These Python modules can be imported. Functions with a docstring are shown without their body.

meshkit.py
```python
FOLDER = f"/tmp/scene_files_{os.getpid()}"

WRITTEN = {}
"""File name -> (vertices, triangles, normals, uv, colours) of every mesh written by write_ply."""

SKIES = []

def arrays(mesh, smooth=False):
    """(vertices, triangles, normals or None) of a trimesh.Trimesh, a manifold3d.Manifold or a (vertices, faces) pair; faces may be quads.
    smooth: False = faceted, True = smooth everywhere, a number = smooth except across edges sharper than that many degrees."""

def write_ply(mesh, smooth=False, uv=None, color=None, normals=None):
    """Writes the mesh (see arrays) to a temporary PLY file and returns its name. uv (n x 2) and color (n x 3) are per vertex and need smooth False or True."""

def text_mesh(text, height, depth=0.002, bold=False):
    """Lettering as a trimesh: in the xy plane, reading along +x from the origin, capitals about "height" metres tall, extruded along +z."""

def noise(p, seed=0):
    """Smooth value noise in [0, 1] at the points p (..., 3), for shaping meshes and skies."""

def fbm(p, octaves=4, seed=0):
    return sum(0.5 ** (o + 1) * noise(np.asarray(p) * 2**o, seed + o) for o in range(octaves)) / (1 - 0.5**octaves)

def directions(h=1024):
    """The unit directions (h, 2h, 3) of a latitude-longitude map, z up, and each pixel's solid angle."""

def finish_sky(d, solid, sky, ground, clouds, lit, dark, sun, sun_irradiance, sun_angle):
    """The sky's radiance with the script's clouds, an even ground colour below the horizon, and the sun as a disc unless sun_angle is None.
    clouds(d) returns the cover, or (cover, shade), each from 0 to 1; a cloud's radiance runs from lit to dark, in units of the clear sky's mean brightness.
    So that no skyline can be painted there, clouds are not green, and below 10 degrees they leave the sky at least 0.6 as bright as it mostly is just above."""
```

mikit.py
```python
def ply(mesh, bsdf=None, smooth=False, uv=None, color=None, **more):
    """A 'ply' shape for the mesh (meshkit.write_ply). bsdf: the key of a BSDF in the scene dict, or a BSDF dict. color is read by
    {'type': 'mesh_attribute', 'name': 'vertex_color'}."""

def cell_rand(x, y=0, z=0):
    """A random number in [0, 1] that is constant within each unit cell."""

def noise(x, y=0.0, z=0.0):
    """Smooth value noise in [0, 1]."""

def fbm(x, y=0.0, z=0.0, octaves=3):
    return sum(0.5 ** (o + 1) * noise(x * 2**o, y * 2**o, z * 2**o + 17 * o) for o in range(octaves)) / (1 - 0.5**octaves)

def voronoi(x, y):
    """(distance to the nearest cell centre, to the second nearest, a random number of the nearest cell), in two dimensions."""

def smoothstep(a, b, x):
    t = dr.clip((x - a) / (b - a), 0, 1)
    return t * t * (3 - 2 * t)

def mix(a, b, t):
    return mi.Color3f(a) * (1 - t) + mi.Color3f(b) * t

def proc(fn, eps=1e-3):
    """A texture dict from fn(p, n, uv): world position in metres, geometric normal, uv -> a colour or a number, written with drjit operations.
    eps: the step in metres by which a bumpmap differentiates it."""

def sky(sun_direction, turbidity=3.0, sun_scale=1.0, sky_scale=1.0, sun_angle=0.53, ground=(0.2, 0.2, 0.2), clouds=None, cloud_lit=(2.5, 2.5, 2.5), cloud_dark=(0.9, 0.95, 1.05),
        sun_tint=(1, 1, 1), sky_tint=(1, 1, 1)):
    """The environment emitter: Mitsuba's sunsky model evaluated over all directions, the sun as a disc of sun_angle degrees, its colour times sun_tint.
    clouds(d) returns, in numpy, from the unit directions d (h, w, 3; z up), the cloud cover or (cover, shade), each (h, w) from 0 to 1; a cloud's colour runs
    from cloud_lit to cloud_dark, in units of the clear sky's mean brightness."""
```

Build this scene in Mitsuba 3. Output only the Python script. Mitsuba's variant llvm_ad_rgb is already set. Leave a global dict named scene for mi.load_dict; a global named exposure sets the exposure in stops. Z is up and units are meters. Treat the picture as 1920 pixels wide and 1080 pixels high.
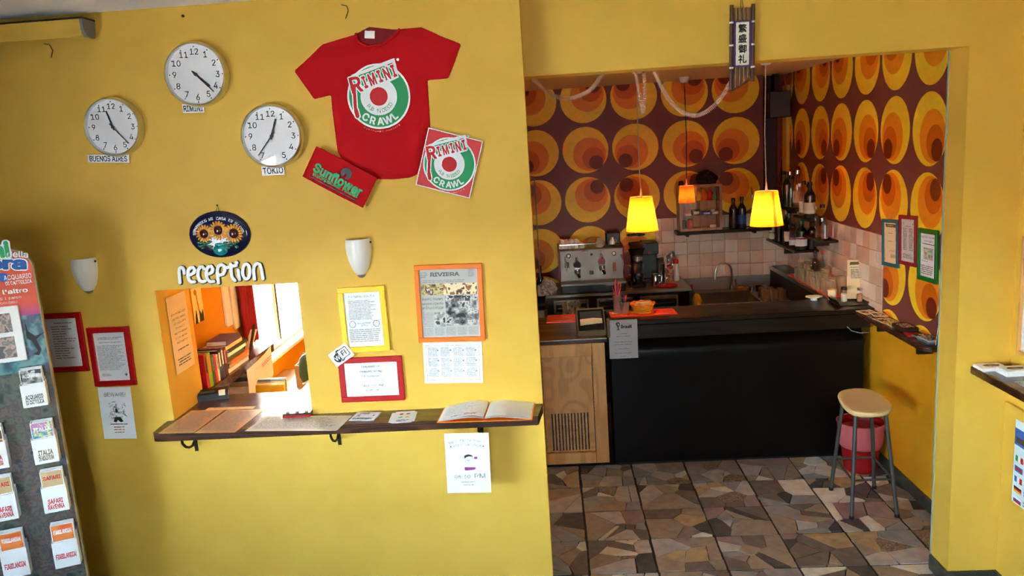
import math, random, glob
import numpy as np, trimesh, drjit as dr, mitsuba as mi, mikit, meshkit
from shapely import affinity, union_all
from shapely.geometry import Polygon, Point, LineString, box as sbox, MultiPolygon
from scipy.spatial import Voronoi, Delaunay

scene, labels = {}, {}
T = mi.ScalarTransform4f

SUN_SCALE, SKY_SCALE = 34.0 / 32, 220.0 / 32
SKY_TINT = (1.0, 0.96, 0.90)
GROUND = (0.60, 0.58, 0.55)
SUN = (-0.38, 0.85, 0.55)
LX = -2.75                        # the room's unseen left wall
LW = (-5.2, -2.15, 1.0, 1.98)      # windows of the unseen left and rear walls: from, to, sill, head
BW = (-0.4, 0.55, 1.05, 2.05)
DL = 20.0 / 32                    # the desk lamp's bulb
PL = 105.0 / 32                   # the pendant lamps' bulbs
# ------------------------------------------------------------------ camera, sky, exposure
exposure = 5.22
FOC = 1459.18                                   # focal length in pixels of the 1920 x 1080 frame
CAM = np.array([0.0913, -3.5035, 2.2992])
RIGHT = np.array([0.99695517, 0.04549028, -0.06333265])
DOWN = np.array([-0.05393205, -0.18433969, -0.98138179])
FWD = np.array([-0.05631805, 0.98180921, -0.18132503])
scene['camera'] = {'type': 'perspective', 'fov_axis': 'x', 'fov': math.degrees(2 * math.atan(960 / FOC)), 'near_clip': 0.05, 'far_clip': 200.0,
                   'to_world': T().look_at(origin=CAM.tolist(), target=(CAM + FWD).tolist(), up=(-DOWN).tolist())}
scene['sky'] = mikit.sky(SUN, turbidity=4.0, sun_scale=SUN_SCALE, sky_scale=SKY_SCALE, ground=GROUND, sky_tint=SKY_TINT)

# ------------------------------------------------------------------ small tools
def srgb(r, g, b):
    c = np.array([r, g, b]) / 255.0
    return np.where(c <= 0.04045, c / 12.92, ((c + 0.055) / 1.055) ** 2.4).tolist()

def P(name, rgb, rough=0.5, metal=0.0, spec=0.5, coat=0.0, sheen=0.0, bump=None, scale=0.001):
    """A principled material as a scene entry. rgb: an sRGB triple or a texture dict."""
    d = {'type': 'principled', 'base_color': rgb if isinstance(rgb, dict) else {'type': 'rgb', 'value': srgb(*rgb)}, 'roughness': rough, 'metallic': metal, 'specular': spec}
    if coat: d['clearcoat'] = coat; d['clearcoat_gloss'] = 0.9
    if sheen: d['sheen'] = sheen
    if bump: d = {'type': 'bumpmap', 'arbitrary': bump, 'scale': scale, 'bsdf': d}
    scene['bsdf_' + name] = {'type': 'twosided', 'bsdf': d}
    return name

def tri(m):
    if isinstance(m, tuple): return m
    if hasattr(m, 'to_mesh'):
        q = m.to_mesh(); return np.array(q.vert_properties[:, :3], float), np.array(q.tri_verts, int)
    return np.array(m.vertices, float), np.array(m.faces, int)

def join(ms):
    V, F, n = [], [], 0
    for m in ms:
        v, f = tri(m); V.append(v); F.append(f + n); n += len(v)
    return np.vstack(V), np.vstack(F)

def box(x0, x1, y0, y1, z0, z1, b=0.0):
    x0, x1 = min(x0, x1), max(x0, x1); y0, y1 = min(y0, y1), max(y0, y1); z0, z1 = min(z0, z1), max(z0, z1)
    if b > 0:
        b = min(b, 0.49 * (x1 - x0), 0.49 * (y1 - y0), 0.49 * (z1 - z0))
        pts = []
        for sx, ix in ((x0, 1), (x1, -1)):
            for sy, iy in ((y0, 1), (y1, -1)):
                for sz, iz in ((z0, 1), (z1, -1)):
                    pts += [(sx, sy + iy * b, sz + iz * b), (sx + ix * b, sy, sz + iz * b), (sx + ix * b, sy + iy * b, sz)]
        h = trimesh.convex.convex_hull(np.array(pts)); return tri(h)
    v = np.array([[x, y, z] for x in (x0, x1) for y in (y0, y1) for z in (z0, z1)], float)
    f = np.array([[0, 1, 3], [0, 3, 2], [4, 6, 7], [4, 7, 5], [0, 4, 5], [0, 5, 1], [2, 3, 7], [2, 7, 6], [0, 2, 6], [0, 6, 4], [1, 5, 7], [1, 7, 3]])
    return v, f

def hull(pts):
    return tri(trimesh.convex.convex_hull(np.array(pts, float)))

def lathe(prof, n=20, c=(0, 0, 0), a0=0.0, a1=2 * math.pi):
    """Surface of revolution about z from (r, z) pairs listed from the bottom up (outside facing out)."""
    full = abs(a1 - a0 - 2 * math.pi) < 1e-6
    A = np.linspace(a0, a1, n + 1)[:n] if full else np.linspace(a0, a1, n + 1)
    k = len(A); V = np.array([[r * math.cos(a), r * math.sin(a), z] for r, z in prof for a in A]) + np.array(c, float); F = []
    for i in range(len(prof) - 1):
        for j in range(k if full else k - 1):
            a, b = i * k + j, i * k + (j + 1) % k
            F += [[a, b, b + k], [a, b + k, a + k]]
    return V, np.array(F)

def tube(path, r, n=8, closed=False):
    p = np.array(path, float); m = len(p); r = np.broadcast_to(r, (m,))
    t = np.gradient(p, axis=0) if m > 2 else np.array([p[1] - p[0]] * 2)
    t /= np.linalg.norm(t, axis=1, keepdims=True) + 1e-12
    u = np.cross(t[0], [0, 0, 1] if abs(t[0][2]) < 0.9 else [1, 0, 0]); V = []
    for i in range(m):
        u = u - t[i] * (u @ t[i]); u /= np.linalg.norm(u) + 1e-12; w = np.cross(t[i], u)
        for j in range(n):
            a = 2 * math.pi * j / n; V.append(p[i] + r[i] * (u * math.cos(a) + w * math.sin(a)))
    F = []
    for i in range(m - 1):
        for j in range(n):
            a, b = i * n + j, i * n + (j + 1) % n; F += [[a, b, b + n], [a, b + n, a + n]]
    V += [p[0], p[-1]]
    for j in range(n):
        F += [[m * n, (j + 1) % n, j], [m * n + 1, (m - 1) * n + j, (m - 1) * n + (j + 1) % n]]
    return np.array(V), np.array(F)

def cyl(p0, p1, r0, r1=None, n=14):
    return tube([p0, p1], [r0, r0 if r1 is None else r1], n)

def ball(c, r, sub=2):
    m = trimesh.creation.icosphere(subdivisions=sub); return np.array(m.vertices) * np.array(r) + np.array(c), np.array(m.faces)

def prism(poly, h0, h1):
    """Flat shape(s) in (u, v) with thickness from h0 to h1 along w."""
    gs = [g for g in getattr(poly, 'geoms', [poly]) if g.geom_type == 'Polygon' and g.area > 1e-9]
    ms = []
    for g in gs:
        m = trimesh.creation.extrude_polygon(g, h1 - h0, engine='earcut'); v, f = tri(m); v[:, 2] += h0; ms.append((v, f))
    return join(ms)

def plate(poly, w):
    """A flat print: only the face of the shape(s), at height w."""
    V, F, n = [], [], 0
    for g in getattr(poly, 'geoms', [poly]):
        if g.geom_type != 'Polygon' or g.area < 1e-10: continue
        v, f = trimesh.creation.triangulate_polygon(g, engine='earcut')
        v = np.array(v)[:, :2]; f = np.array(f)
        a = v[f]; d1, d2 = a[:, 1] - a[:, 0], a[:, 2] - a[:, 0]; s = d1[:, 0] * d2[:, 1] - d1[:, 1] * d2[:, 0]; f[s < 0] = f[s < 0][:, ::-1]
        V.append(np.c_[v, np.full(len(v), w)]); F.append(f + n); n += len(v)
    return np.vstack(V), np.vstack(F)

def disc(c, r, n=40, ry=None):
    a = np.linspace(0, 2 * math.pi, n, endpoint=False)
    return Polygon(np.c_[c[0] + r * np.cos(a), c[1] + (ry or r) * np.sin(a)])

def grid(nu, nv, fn):
    U, V = np.meshgrid(np.linspace(0, 1, nu), np.linspace(0, 1, nv)); p = np.array([fn(u, v) for u, v in zip(U.ravel(), V.ravel())], float); F = []
    for j in range(nv - 1):
        for i in range(nu - 1):
            a = j * nu + i; F += [[a, a + 1, a + nu + 1], [a, a + nu + 1, a + nu]]
    return p, np.array(F)

def thick(m, d):
    """A sheet mesh given the thickness d along its normals."""
    v, f = m; t = trimesh.Trimesh(v, f, process=False); n = np.array(t.vertex_normals); k = len(v)
    e = t.edges_sorted; u, c = np.unique(e, axis=0, return_counts=True); border = {tuple(x) for x in u[c == 1]}; S = []
    for a, b in t.edges:
        if tuple(sorted((a, b))) in border: S += [[b, a, a + k], [b, a + k, b + k]]
    return np.vstack([v, v - n * d]), np.vstack([f, f[:, ::-1] + k, np.array(S)])

class Fr:
    """A frame on a surface: u to the right, v up, w out of it."""
    def __init__(s, o, U, V):
        s.o = np.array(o, float); s.U = np.array(U, float) / np.linalg.norm(U); V = np.array(V, float); V = V - s.U * (V @ s.U); s.V = V / np.linalg.norm(V); s.W = np.cross(s.U, s.V)
    def to(s, m):
        v, f = tri(m); return v @ np.array([s.U, s.V, s.W]) + s.o, f
    def p(s, u, v, w=0.0): return s.o + u * s.U + v * s.V + w * s.W
    def px(s, x, y, w=0.0):
        """Where the photograph's pixel (x, y) meets this surface, in its own (u, v)."""
        d = FWD + (x - 960) / FOC * RIGHT + (y - 540) / FOC * DOWN
        q = CAM + d * (((s.o + w * s.W - CAM) @ s.W) / (d @ s.W)) - s.o
        return np.array([q @ s.U, q @ s.V])
    def turn(s, u, v, deg=0.0, w=0.0):
        a = math.radians(deg); return Fr(s.p(u, v, w), s.U * math.cos(a) + s.V * math.sin(a), s.V * math.cos(a) - s.U * math.sin(a))
    def quad(s, tl, tr, br, bl, w=0.0):
        """A turned frame centred on four measured corners, with the width and height of the upright rectangle nearest to them."""
        a, b, c, d = (s.px(*q, w) for q in (tl, tr, br, bl)); m = (a + b + c + d) / 4; h = (b - a + c - d) / 2; v = (a - d + b - c) / 2
        deg = math.degrees(math.atan2(h[1], h[0]) + math.atan2(-v[0], v[1])) / 2
        return s.turn(m[0], m[1], deg, w), float(np.hypot(*h)), float(np.hypot(*v))

def at(ax, ay, **k):
    (a, val), = k.items(); i = 'xyz'.index(a); d = FWD + (ax - 960) / FOC * RIGHT + (ay - 540) / FOC * DOWN
    return CAM + d * ((val - CAM[i]) / d[i])

_count = {}
def key(name, parent=None):
    base = f'{parent}__{name}' if parent else name; n = _count.get(base, 0); _count[base] = n + 1
    return base if n == 0 else f'{base}_{n:03d}'

def thing(name, label, cat, group=None):
    k = key(name); labels[k] = {'label': label, 'category': cat}
    if group: labels[k]['group'] = group
    return k

def part(name, parent, mesh, mat, smooth=False, label=None, uv=None, fr=None, stuff=False):
    k = key(name, parent); m = fr.to(mesh) if fr is not None else tri(mesh)
    scene[k] = mikit.ply(m, 'bsdf_' + mat, smooth=smooth, uv=uv)
    if label or stuff: labels[k] = ({'label': label} if label else {}) | ({'kind': 'stuff'} if stuff else {})
    return k

def solo(name, label, cat, mesh, mat, smooth=False, group=None, fr=None, uv=None):
    """A thing that is one mesh."""
    k = thing(name, label, cat, group); m = fr.to(mesh) if fr is not None else tri(mesh)
    scene[k] = mikit.ply(m, 'bsdf_' + mat, smooth=smooth, uv=uv); return k

def struct(name, mesh, mat, smooth=False, uv=None):
    scene[name] = mikit.ply(tri(mesh), 'bsdf_' + mat, smooth=smooth, uv=uv); labels[name] = {'kind': 'structure'}; return name

# ------------------------------------------------------------------ lettering
_fonts = {}
def glyphs(text, h, face='Inter', weight=0, simp=0.7):
    """The outline of a line of lettering with capitals h tall, its baseline on v = 0, starting at u = 0."""
    from PIL import Image, ImageDraw, ImageFont
    k = (text, face, weight, simp)
    if k not in _fonts:
        font = ImageFont.truetype(glob.glob(f'/opt/blender-*/*/datafiles/fonts/{face}*.woff2')[0], 96)
        x0, y0, x1, y1 = font.getbbox(text, anchor='ls', stroke_width=weight)
        im = Image.new('L', (x1 - x0 + 8, y1 - y0 + 8))
        ImageDraw.Draw(im).text((4 - x0, 4 - y0), text, 255, font, anchor='ls', stroke_width=weight)
        on = np.pad(np.asarray(im) > 127, ((0, 0), (1, 1))).astype(np.int8)
        rows, starts = np.nonzero(np.diff(on, axis=1) == 1); ends = np.nonzero(np.diff(on, axis=1) == -1)[1]
        s = union_all([sbox(a, -r - 1, b, -r) for r, a, b in zip(rows, starts, ends)]).buffer(0.6).buffer(-0.6).simplify(simp)
        _fonts[k] = affinity.translate(s, -4, 4 - y0)
    return affinity.scale(_fonts[k], h / 70.0, h / 70.0, origin=(0, 0))

def text(s, h, c=(0, 0), deg=0.0, align='c', width=None, **k):
    """Lettering centred at c, squeezed to width if given."""
    g = glyphs(s, h, **k); x0, _, x1, _ = g.bounds
    if width: g = affinity.scale(g, width / (x1 - x0), 1, origin=(0, 0)); x0, _, x1, _ = g.bounds
    dx = {'c': -(x0 + x1) / 2, 'l': -x0, 'r': -x1}[align]
    return affinity.translate(affinity.rotate(affinity.translate(g, dx, -h / 2), deg, origin=(0, 0)), *c)

def arc_text(s, h, r, mid, span, c=(0, 0), inside=False, ry=None, **k):
    """Lettering on an arc about c: mid and span in degrees; inside: read from inside the lower half."""
    out, n = [], len(s)
    for i, ch in enumerate(s):
        if ch == ' ': continue
        f = (i - (n - 1) / 2) / max(n - 1, 1); a = math.radians(mid + (f if inside else -f) * span)
        g = text(ch, h, **k); rot = math.degrees(a) + (90 if inside else -90)
        out.append(affinity.translate(affinity.rotate(g, rot, origin=(0, 0)), c[0] + r * math.cos(a), c[1] + (ry or r) * math.sin(a)))
    return union_all(out)

def strokes(paths, r):
    return union_all([LineString(p).buffer(r) if len(p) > 1 else Point(p[0]).buffer(r * 1.15) for p in paths])

def lines(x0, y0, x1, y1, pitch, seed=0, ragged=0.25, ink=0.45, centre=False, words=True):
    """Rows of small print too fine to read: short dashes grouped as words."""
    rg = random.Random(seed); out = []; y = y1
    while y - pitch * ink > y0:
        w = (x1 - x0) * (1 - ragged * rg.random()); a = (x0 + x1 - w) / 2 if centre else x0; b = a + w
        while a < b:
            e = min(b, a + pitch * rg.uniform(0.9, 3.6)); out.append(sbox(a, y - pitch * ink, e, y)); a = e + pitch * 0.35
        y -= pitch
    return MultiPolygon(out)
# ------------------------------------------------------------------ materials
fbm, noise, smoothstep, mix, cell_rand = mikit.fbm, mikit.noise, mikit.smoothstep, mikit.mix, mikit.cell_rand

def mottled(a, b, f, streak=1.0, octaves=3):
    a, b = srgb(*a), srgb(*b)
    return mikit.proc(lambda p, n, uv: mix(a, b, fbm(p.x * f, p.y * f, p.z * f / streak, octaves)))

def wood(a, b, f=(60, 60, 4), rings=6.0):
    a, b = srgb(*a), srgb(*b)
    def fn(p, n, uv):
        g = fbm(p.x * f[0], p.y * f[1], p.z * f[2], 3); h = fbm(p.x * f[0] * .15, p.y * f[1] * .15, p.z * f[2] * .3 + 5, 2)
        return mix(a, b, smoothstep(0.25, 0.75, 0.55 * g + 0.45 * (0.5 + 0.5 * dr.sin(h * rings * 6.28))))
    return mikit.proc(fn)

plaster = mikit.proc(lambda p, n, uv: fbm(p.x * 60, p.y * 60, p.z * 60, 3) * 0.6 + fbm(p.x * 9, p.y * 9, p.z * 9, 2), eps=0.004)
P('wall_yellow', mottled((226, 184, 72), (217, 172, 62), 5), 0.55, spec=0.35, bump=plaster, scale=0.0035)
P('wall_orange', mottled((208, 140, 24), (196, 126, 18), 4), 0.6, spec=0.3)
P('wall_amber', mottled((226, 158, 28), (206, 136, 20), 5), 0.5, spec=0.4, bump=plaster, scale=0.0035)
P('ceiling_white', (216, 214, 212), 0.8)
P('ceiling_beige', (190, 165, 125), 0.7)
P('white_wall', (226, 224, 220), 0.8); P('far_wall', (92, 88, 82), 0.8)
P('baseboard_stone', mottled((38, 40, 38), (66, 64, 56), 18), 0.25)
P('grey_strip', (150, 160, 150), 0.5)
P('grout_dark', mottled((40, 34, 27), (58, 50, 40), 30), 0.7)
P('grout_light', (150, 128, 108), 0.8)

SP, XW, ZW, YR = 0.4488, 0.4251, 2.6523, 3.0867 - 0.2244
YEL, ORA, RED, BRO, BGC = (srgb(*c) for c in ((252, 214, 50), (238, 146, 28), (214, 98, 16), (122, 40, 20), (124, 64, 58)))
def wallpaper(p, n, uv):
    side = dr.abs(n.x) > 0.5
    u = dr.select(side, YR - p.y, p.x - XW) / SP
    v = dr.select(side, p.z - ZW - 0.03, p.z - ZW) / SP
    iu, iv = dr.round(u), dr.round(v)
    su = dr.select(dr.abs(iu - 2 * dr.round(iu / 2)) > 0.5, -1.0, 1.0); sv = dr.select(dr.abs(iv - 2 * dr.round(iv / 2)) > 0.5, -1.0, 1.0)
    x, y = (u - iu) * su / 0.4624, (v - iv) * sv / 0.4624
    def ring(r, cx, cy): return smoothstep(r + 0.006, r - 0.006, dr.sqrt(dr.square(x - cx) + dr.square(y - cy)))
    c = mix(BGC, YEL, ring(1.0, 0.0, 0.0)); c = mix(c, ORA, ring(0.72, 0.17, 0.19)); c = mix(c, RED, ring(0.48, 0.33, 0.36)); c = mix(c, BRO, ring(0.305, 0.44, 0.55))
    return c * (0.94 + 0.12 * noise(p.x * 40, p.y * 40, p.z * 40))
P('wallpaper', mikit.proc(wallpaper), 0.45, spec=0.35)

for i, (a, b) in enumerate((((224, 200, 180), (206, 178, 156)), ((216, 184, 160), (198, 164, 138)), ((230, 212, 194), (214, 190, 168)))):
    P(f'tile_{i}', mottled(a, b, 14, 1.6), 0.28, coat=0.3)
STONES = [((178, 157, 129), (147, 125, 101)), ((167, 160, 150), (136, 130, 120)), ((136, 118, 101), (107, 93, 80)), ((241, 230, 207), (210, 196, 169)),
          ((205, 191, 176), (169, 157, 143)), ((98, 89, 82), (73, 66, 63)), ((172, 144, 132), (140, 116, 108)), ((205, 175, 125), (163, 134, 94))]
for i, (a, b) in enumerate(STONES): P(f'stone_{i}', mottled(a, b, 26), 0.36, spec=0.5)
def breccia(p, n, uv):
    d1, d2, w = mikit.voronoi(p.x * 90, p.y * 150)
    return mix(srgb(54, 42, 34), mix(srgb(176, 152, 124), srgb(120, 98, 78), w), smoothstep(0.03, 0.16, d2 - d1))
P('stone_8', mikit.proc(breccia), 0.4)

P('dark_wood', wood((78, 42, 26), (50, 26, 17), (9, 60, 60)), 0.22, coat=0.5)
P('dark_wood_deep', wood((30, 19, 13), (20, 13, 9), (8, 50, 50)), 0.3, spec=0.3)
P('black_gloss', mottled((15, 12, 10), (11, 9, 8), 6), 0.27, spec=0.2)
def birch(p, n, uv):
    h = fbm(p.x * 3.2 + 3, p.y * 2, p.z * 2.4, 3); g = 0.5 + 0.5 * dr.sin(h * 60)
    return mix(srgb(208, 152, 82), srgb(170, 110, 50), smoothstep(0.3, 1.0, g) * 0.42 + 0.3 * noise(p.x * 160, p.y * 90, p.z * 9))
P('ply_panel', mikit.proc(birch), 0.4, coat=0.2)
P('pine', wood((216, 158, 84), (196, 134, 64), (90, 40, 6), 3.0), 0.4, coat=0.2)
P('pale_wood', wood((202, 172, 126), (180, 148, 104), (70, 70, 6), 3.0), 0.4)
P('oak_cabinet', wood((168, 134, 104), (146, 112, 84), (60, 60, 5), 3.0), 0.45)

for nm, c, r in (('white_paint', (232, 232, 230), 0.4), ('white_plastic', (236, 236, 236), 0.3), ('ceramic_white', (238, 236, 230), 0.15), ('cream_seat', (236, 206, 142), 0.4),
                 ('black_plastic', (14, 14, 14), 0.4), ('black_print', (24, 24, 26), 0.6), ('grey_print', (150, 152, 156), 0.7), ('mid_print', (104, 106, 110), 0.7), ('dark_grey', (58, 58, 60), 0.5),
                 ('red_lacquer', (178, 14, 22), 0.35), ('orange_lacquer', (240, 122, 24), 0.35), ('yellow_lacquer', (244, 208, 42), 0.35), ('green_lacquer', (18, 112, 34), 0.35), ('blue_lacquer', (44, 104, 118), 0.35), ('crimson_lacquer', (150, 22, 36), 0.35),
                 ('red_cloth', (182, 4, 16), 0.95), ('red_cloth_shaded', (120, 8, 16), 0.8), ('poster_red', (206, 44, 42), 0.45), ('print_red', (190, 16, 28), 0.6), ('print_green', (32, 150, 84), 0.6), ('mint_print', (56, 176, 112), 0.6), ('print_white', (232, 236, 236), 0.6),
                 ('curtain_red', (140, 8, 20), 0.8), ('navy_glaze', (22, 22, 58), 0.12), ('teal_glaze', (26, 140, 138), 0.12), ('leaf_glaze', (22, 96, 60), 0.2), ('petal_glaze', (236, 158, 36), 0.2), ('seed_glaze', (70, 20, 18), 0.15),
                 ('paper_white', (232, 234, 238), 0.7), ('paper_cream', (236, 212, 166), 0.7), ('paper_tan', (206, 168, 118), 0.35), ('paper_news', (190, 190, 186), 0.8), ('paper_pale', (214, 208, 198), 0.7),
                 ('terracotta_print', (176, 120, 74), 0.7), ('mat_red', (236, 50, 26), 0.3), ('bin_red', (150, 14, 20), 0.35), ('basket_amber', (226, 150, 50), 0.3), ('biscuit', (226, 196, 148), 0.6), ('purple_print', (140, 60, 120), 0.6),
                 ('blue_print', (40, 90, 170), 0.6), ('orange_print', (226, 106, 30), 0.6), ('brown_plastic', (52, 34, 26), 0.4), ('chalkboard', (38, 48, 46), 0.7), ('steel_tube', (66, 64, 58), 0.35), ('coil_pink', (222, 186, 160), 0.4), ('cord_pale', (214, 190, 168), 0.5),
                 ('label_cream', (226, 220, 200), 0.6), ('label_red', (170, 30, 36), 0.6), ('sponge_yellow', (222, 186, 50), 0.7), ('card_brown', (112, 92, 62), 0.7), ('cardboard', (176, 140, 100), 0.8), ('purple_book', (70, 42, 96), 0.5), ('lime_book', (140, 180, 40), 0.5), ('rust_panel', (120, 34, 14), 0.5), ('wine_brown', (56, 24, 22), 0.5),
                 ('straw_pink', (226, 90, 120), 0.35), ('straw_purple', (96, 70, 150), 0.35), ('straw_red', (206, 48, 52), 0.35), ('bamboo_dark', (84, 48, 36), 0.4), ('bamboo_light', (150, 116, 78), 0.4), ('grey_wood', (150, 142, 134), 0.8), ('desk_cream', (168, 142, 104), 0.6), ('sage_green', (60, 86, 60), 0.6),
                 ('beige_edge', (150, 128, 90), 0.6), ('tag_grey', (168, 168, 172), 0.6), ('steel_grey_paint', (120, 118, 116), 0.45)):
    P(nm, c, r)
P('steel', (176, 172, 166), 0.28, 1.0)
P('steel_satin', (150, 144, 138), 0.48, 0.75)
P('chrome', (214, 214, 216), 0.09, 1.0)
P('dark_metal', (36, 30, 27), 0.4, 0.6)
P('towel_check', mikit.proc(lambda p, n, uv: mix(srgb(226, 224, 218), srgb(54, 54, 58), smoothstep(0.45, 0.6, noise(uv.x * 14, uv.y * 14)) * 0.55 + 0.45 * smoothstep(0.62, 0.7, dr.sin(uv.x * 90) * 0.5 + 0.5))), 0.9)
scene['bsdf_glass'] = {'type': 'thindielectric', 'int_ior': 1.5}
for nm, c in (('glass_green', (0.10, 0.34, 0.16)), ('glass_brown', (0.30, 0.12, 0.04)), ('glass_amber', (0.85, 0.55, 0.2)), ('glass_rose', (0.8, 0.55, 0.5))):
    scene['bsdf_' + nm] = {'type': 'thindielectric', 'int_ior': 1.5, 'specular_transmittance': {'type': 'rgb', 'value': list(c)}}
P('glass_dark', (10, 18, 12), 0.06, coat=1.0)
P('glass_black', (8, 7, 8), 0.06, coat=1.0)
scene['bsdf_sconce_glass'] = {'type': 'twosided', 'bsdf': {'type': 'principled', 'base_color': {'type': 'rgb', 'value': srgb(236, 234, 228)}, 'roughness': 0.25, 'specular': 0.6}}
scene['bsdf_lamp_shade'] = {'type': 'principledthin', 'base_color': {'type': 'rgb', 'value': [1.0, 0.40, 0.018]}, 'roughness': 0.6, 'diff_trans': 1.1}
scene['bsdf_lamp_shade_red'] = {'type': 'principledthin', 'base_color': {'type': 'rgb', 'value': [0.95, 0.16, 0.012]}, 'roughness': 0.6, 'diff_trans': 0.8}
scene['bsdf_lamp_stripe'] = {'type': 'principledthin', 'base_color': {'type': 'rgb', 'value': [0.9, 0.12, 0.01]}, 'roughness': 0.6, 'diff_trans': 0.9}

scene['bsdf_drinking'] = {'type': 'blendbsdf', 'weight': 0.16, 'a': {'type': 'thindielectric', 'int_ior': 1.5}, 'b': {'type': 'twosided', 'bsdf': {'type': 'diffuse', 'reflectance': {'type': 'rgb', 'value': srgb(206, 190, 150)}}}}
scene['bsdf_liner'] = {'type': 'principledthin', 'base_color': {'type': 'rgb', 'value': srgb(236, 130, 130)}, 'roughness': 0.4, 'diff_trans': 0.9}

def blotch(cols, f, seed=0, soft=0.0):
    cols = [srgb(*c) for c in cols]
    def fn(p, n, uv):
        a = fbm(uv.x * f + seed, uv.y * f, seed + 0.5, 4); c = mi.Color3f(cols[0])
        for i in range(1, len(cols)): c = mix(c, cols[i], smoothstep(0.28 - soft + 0.44 * (i - 0.5) / len(cols), 0.33 + soft + 0.44 * (i - 0.5) / len(cols), a))
        return c
    return mikit.proc(fn)
P('photo_grey', blotch(((34, 34, 36), (96, 96, 98), (150, 150, 150), (206, 206, 202), (60, 60, 64)), 34, 3), 0.6)
P('photo_colour', blotch(((60, 54, 50), (150, 130, 80), (206, 190, 130), (120, 70, 60), (210, 206, 190)), 30, 9), 0.6)
P('photo_blue', blotch(((40, 80, 150), (90, 150, 170), (200, 210, 150), (180, 120, 170)), 40, 5), 0.5)
P('photo_warm', blotch(((226, 196, 140), (150, 90, 40), (240, 220, 180), (90, 50, 30)), 22, 7), 0.5)

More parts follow.
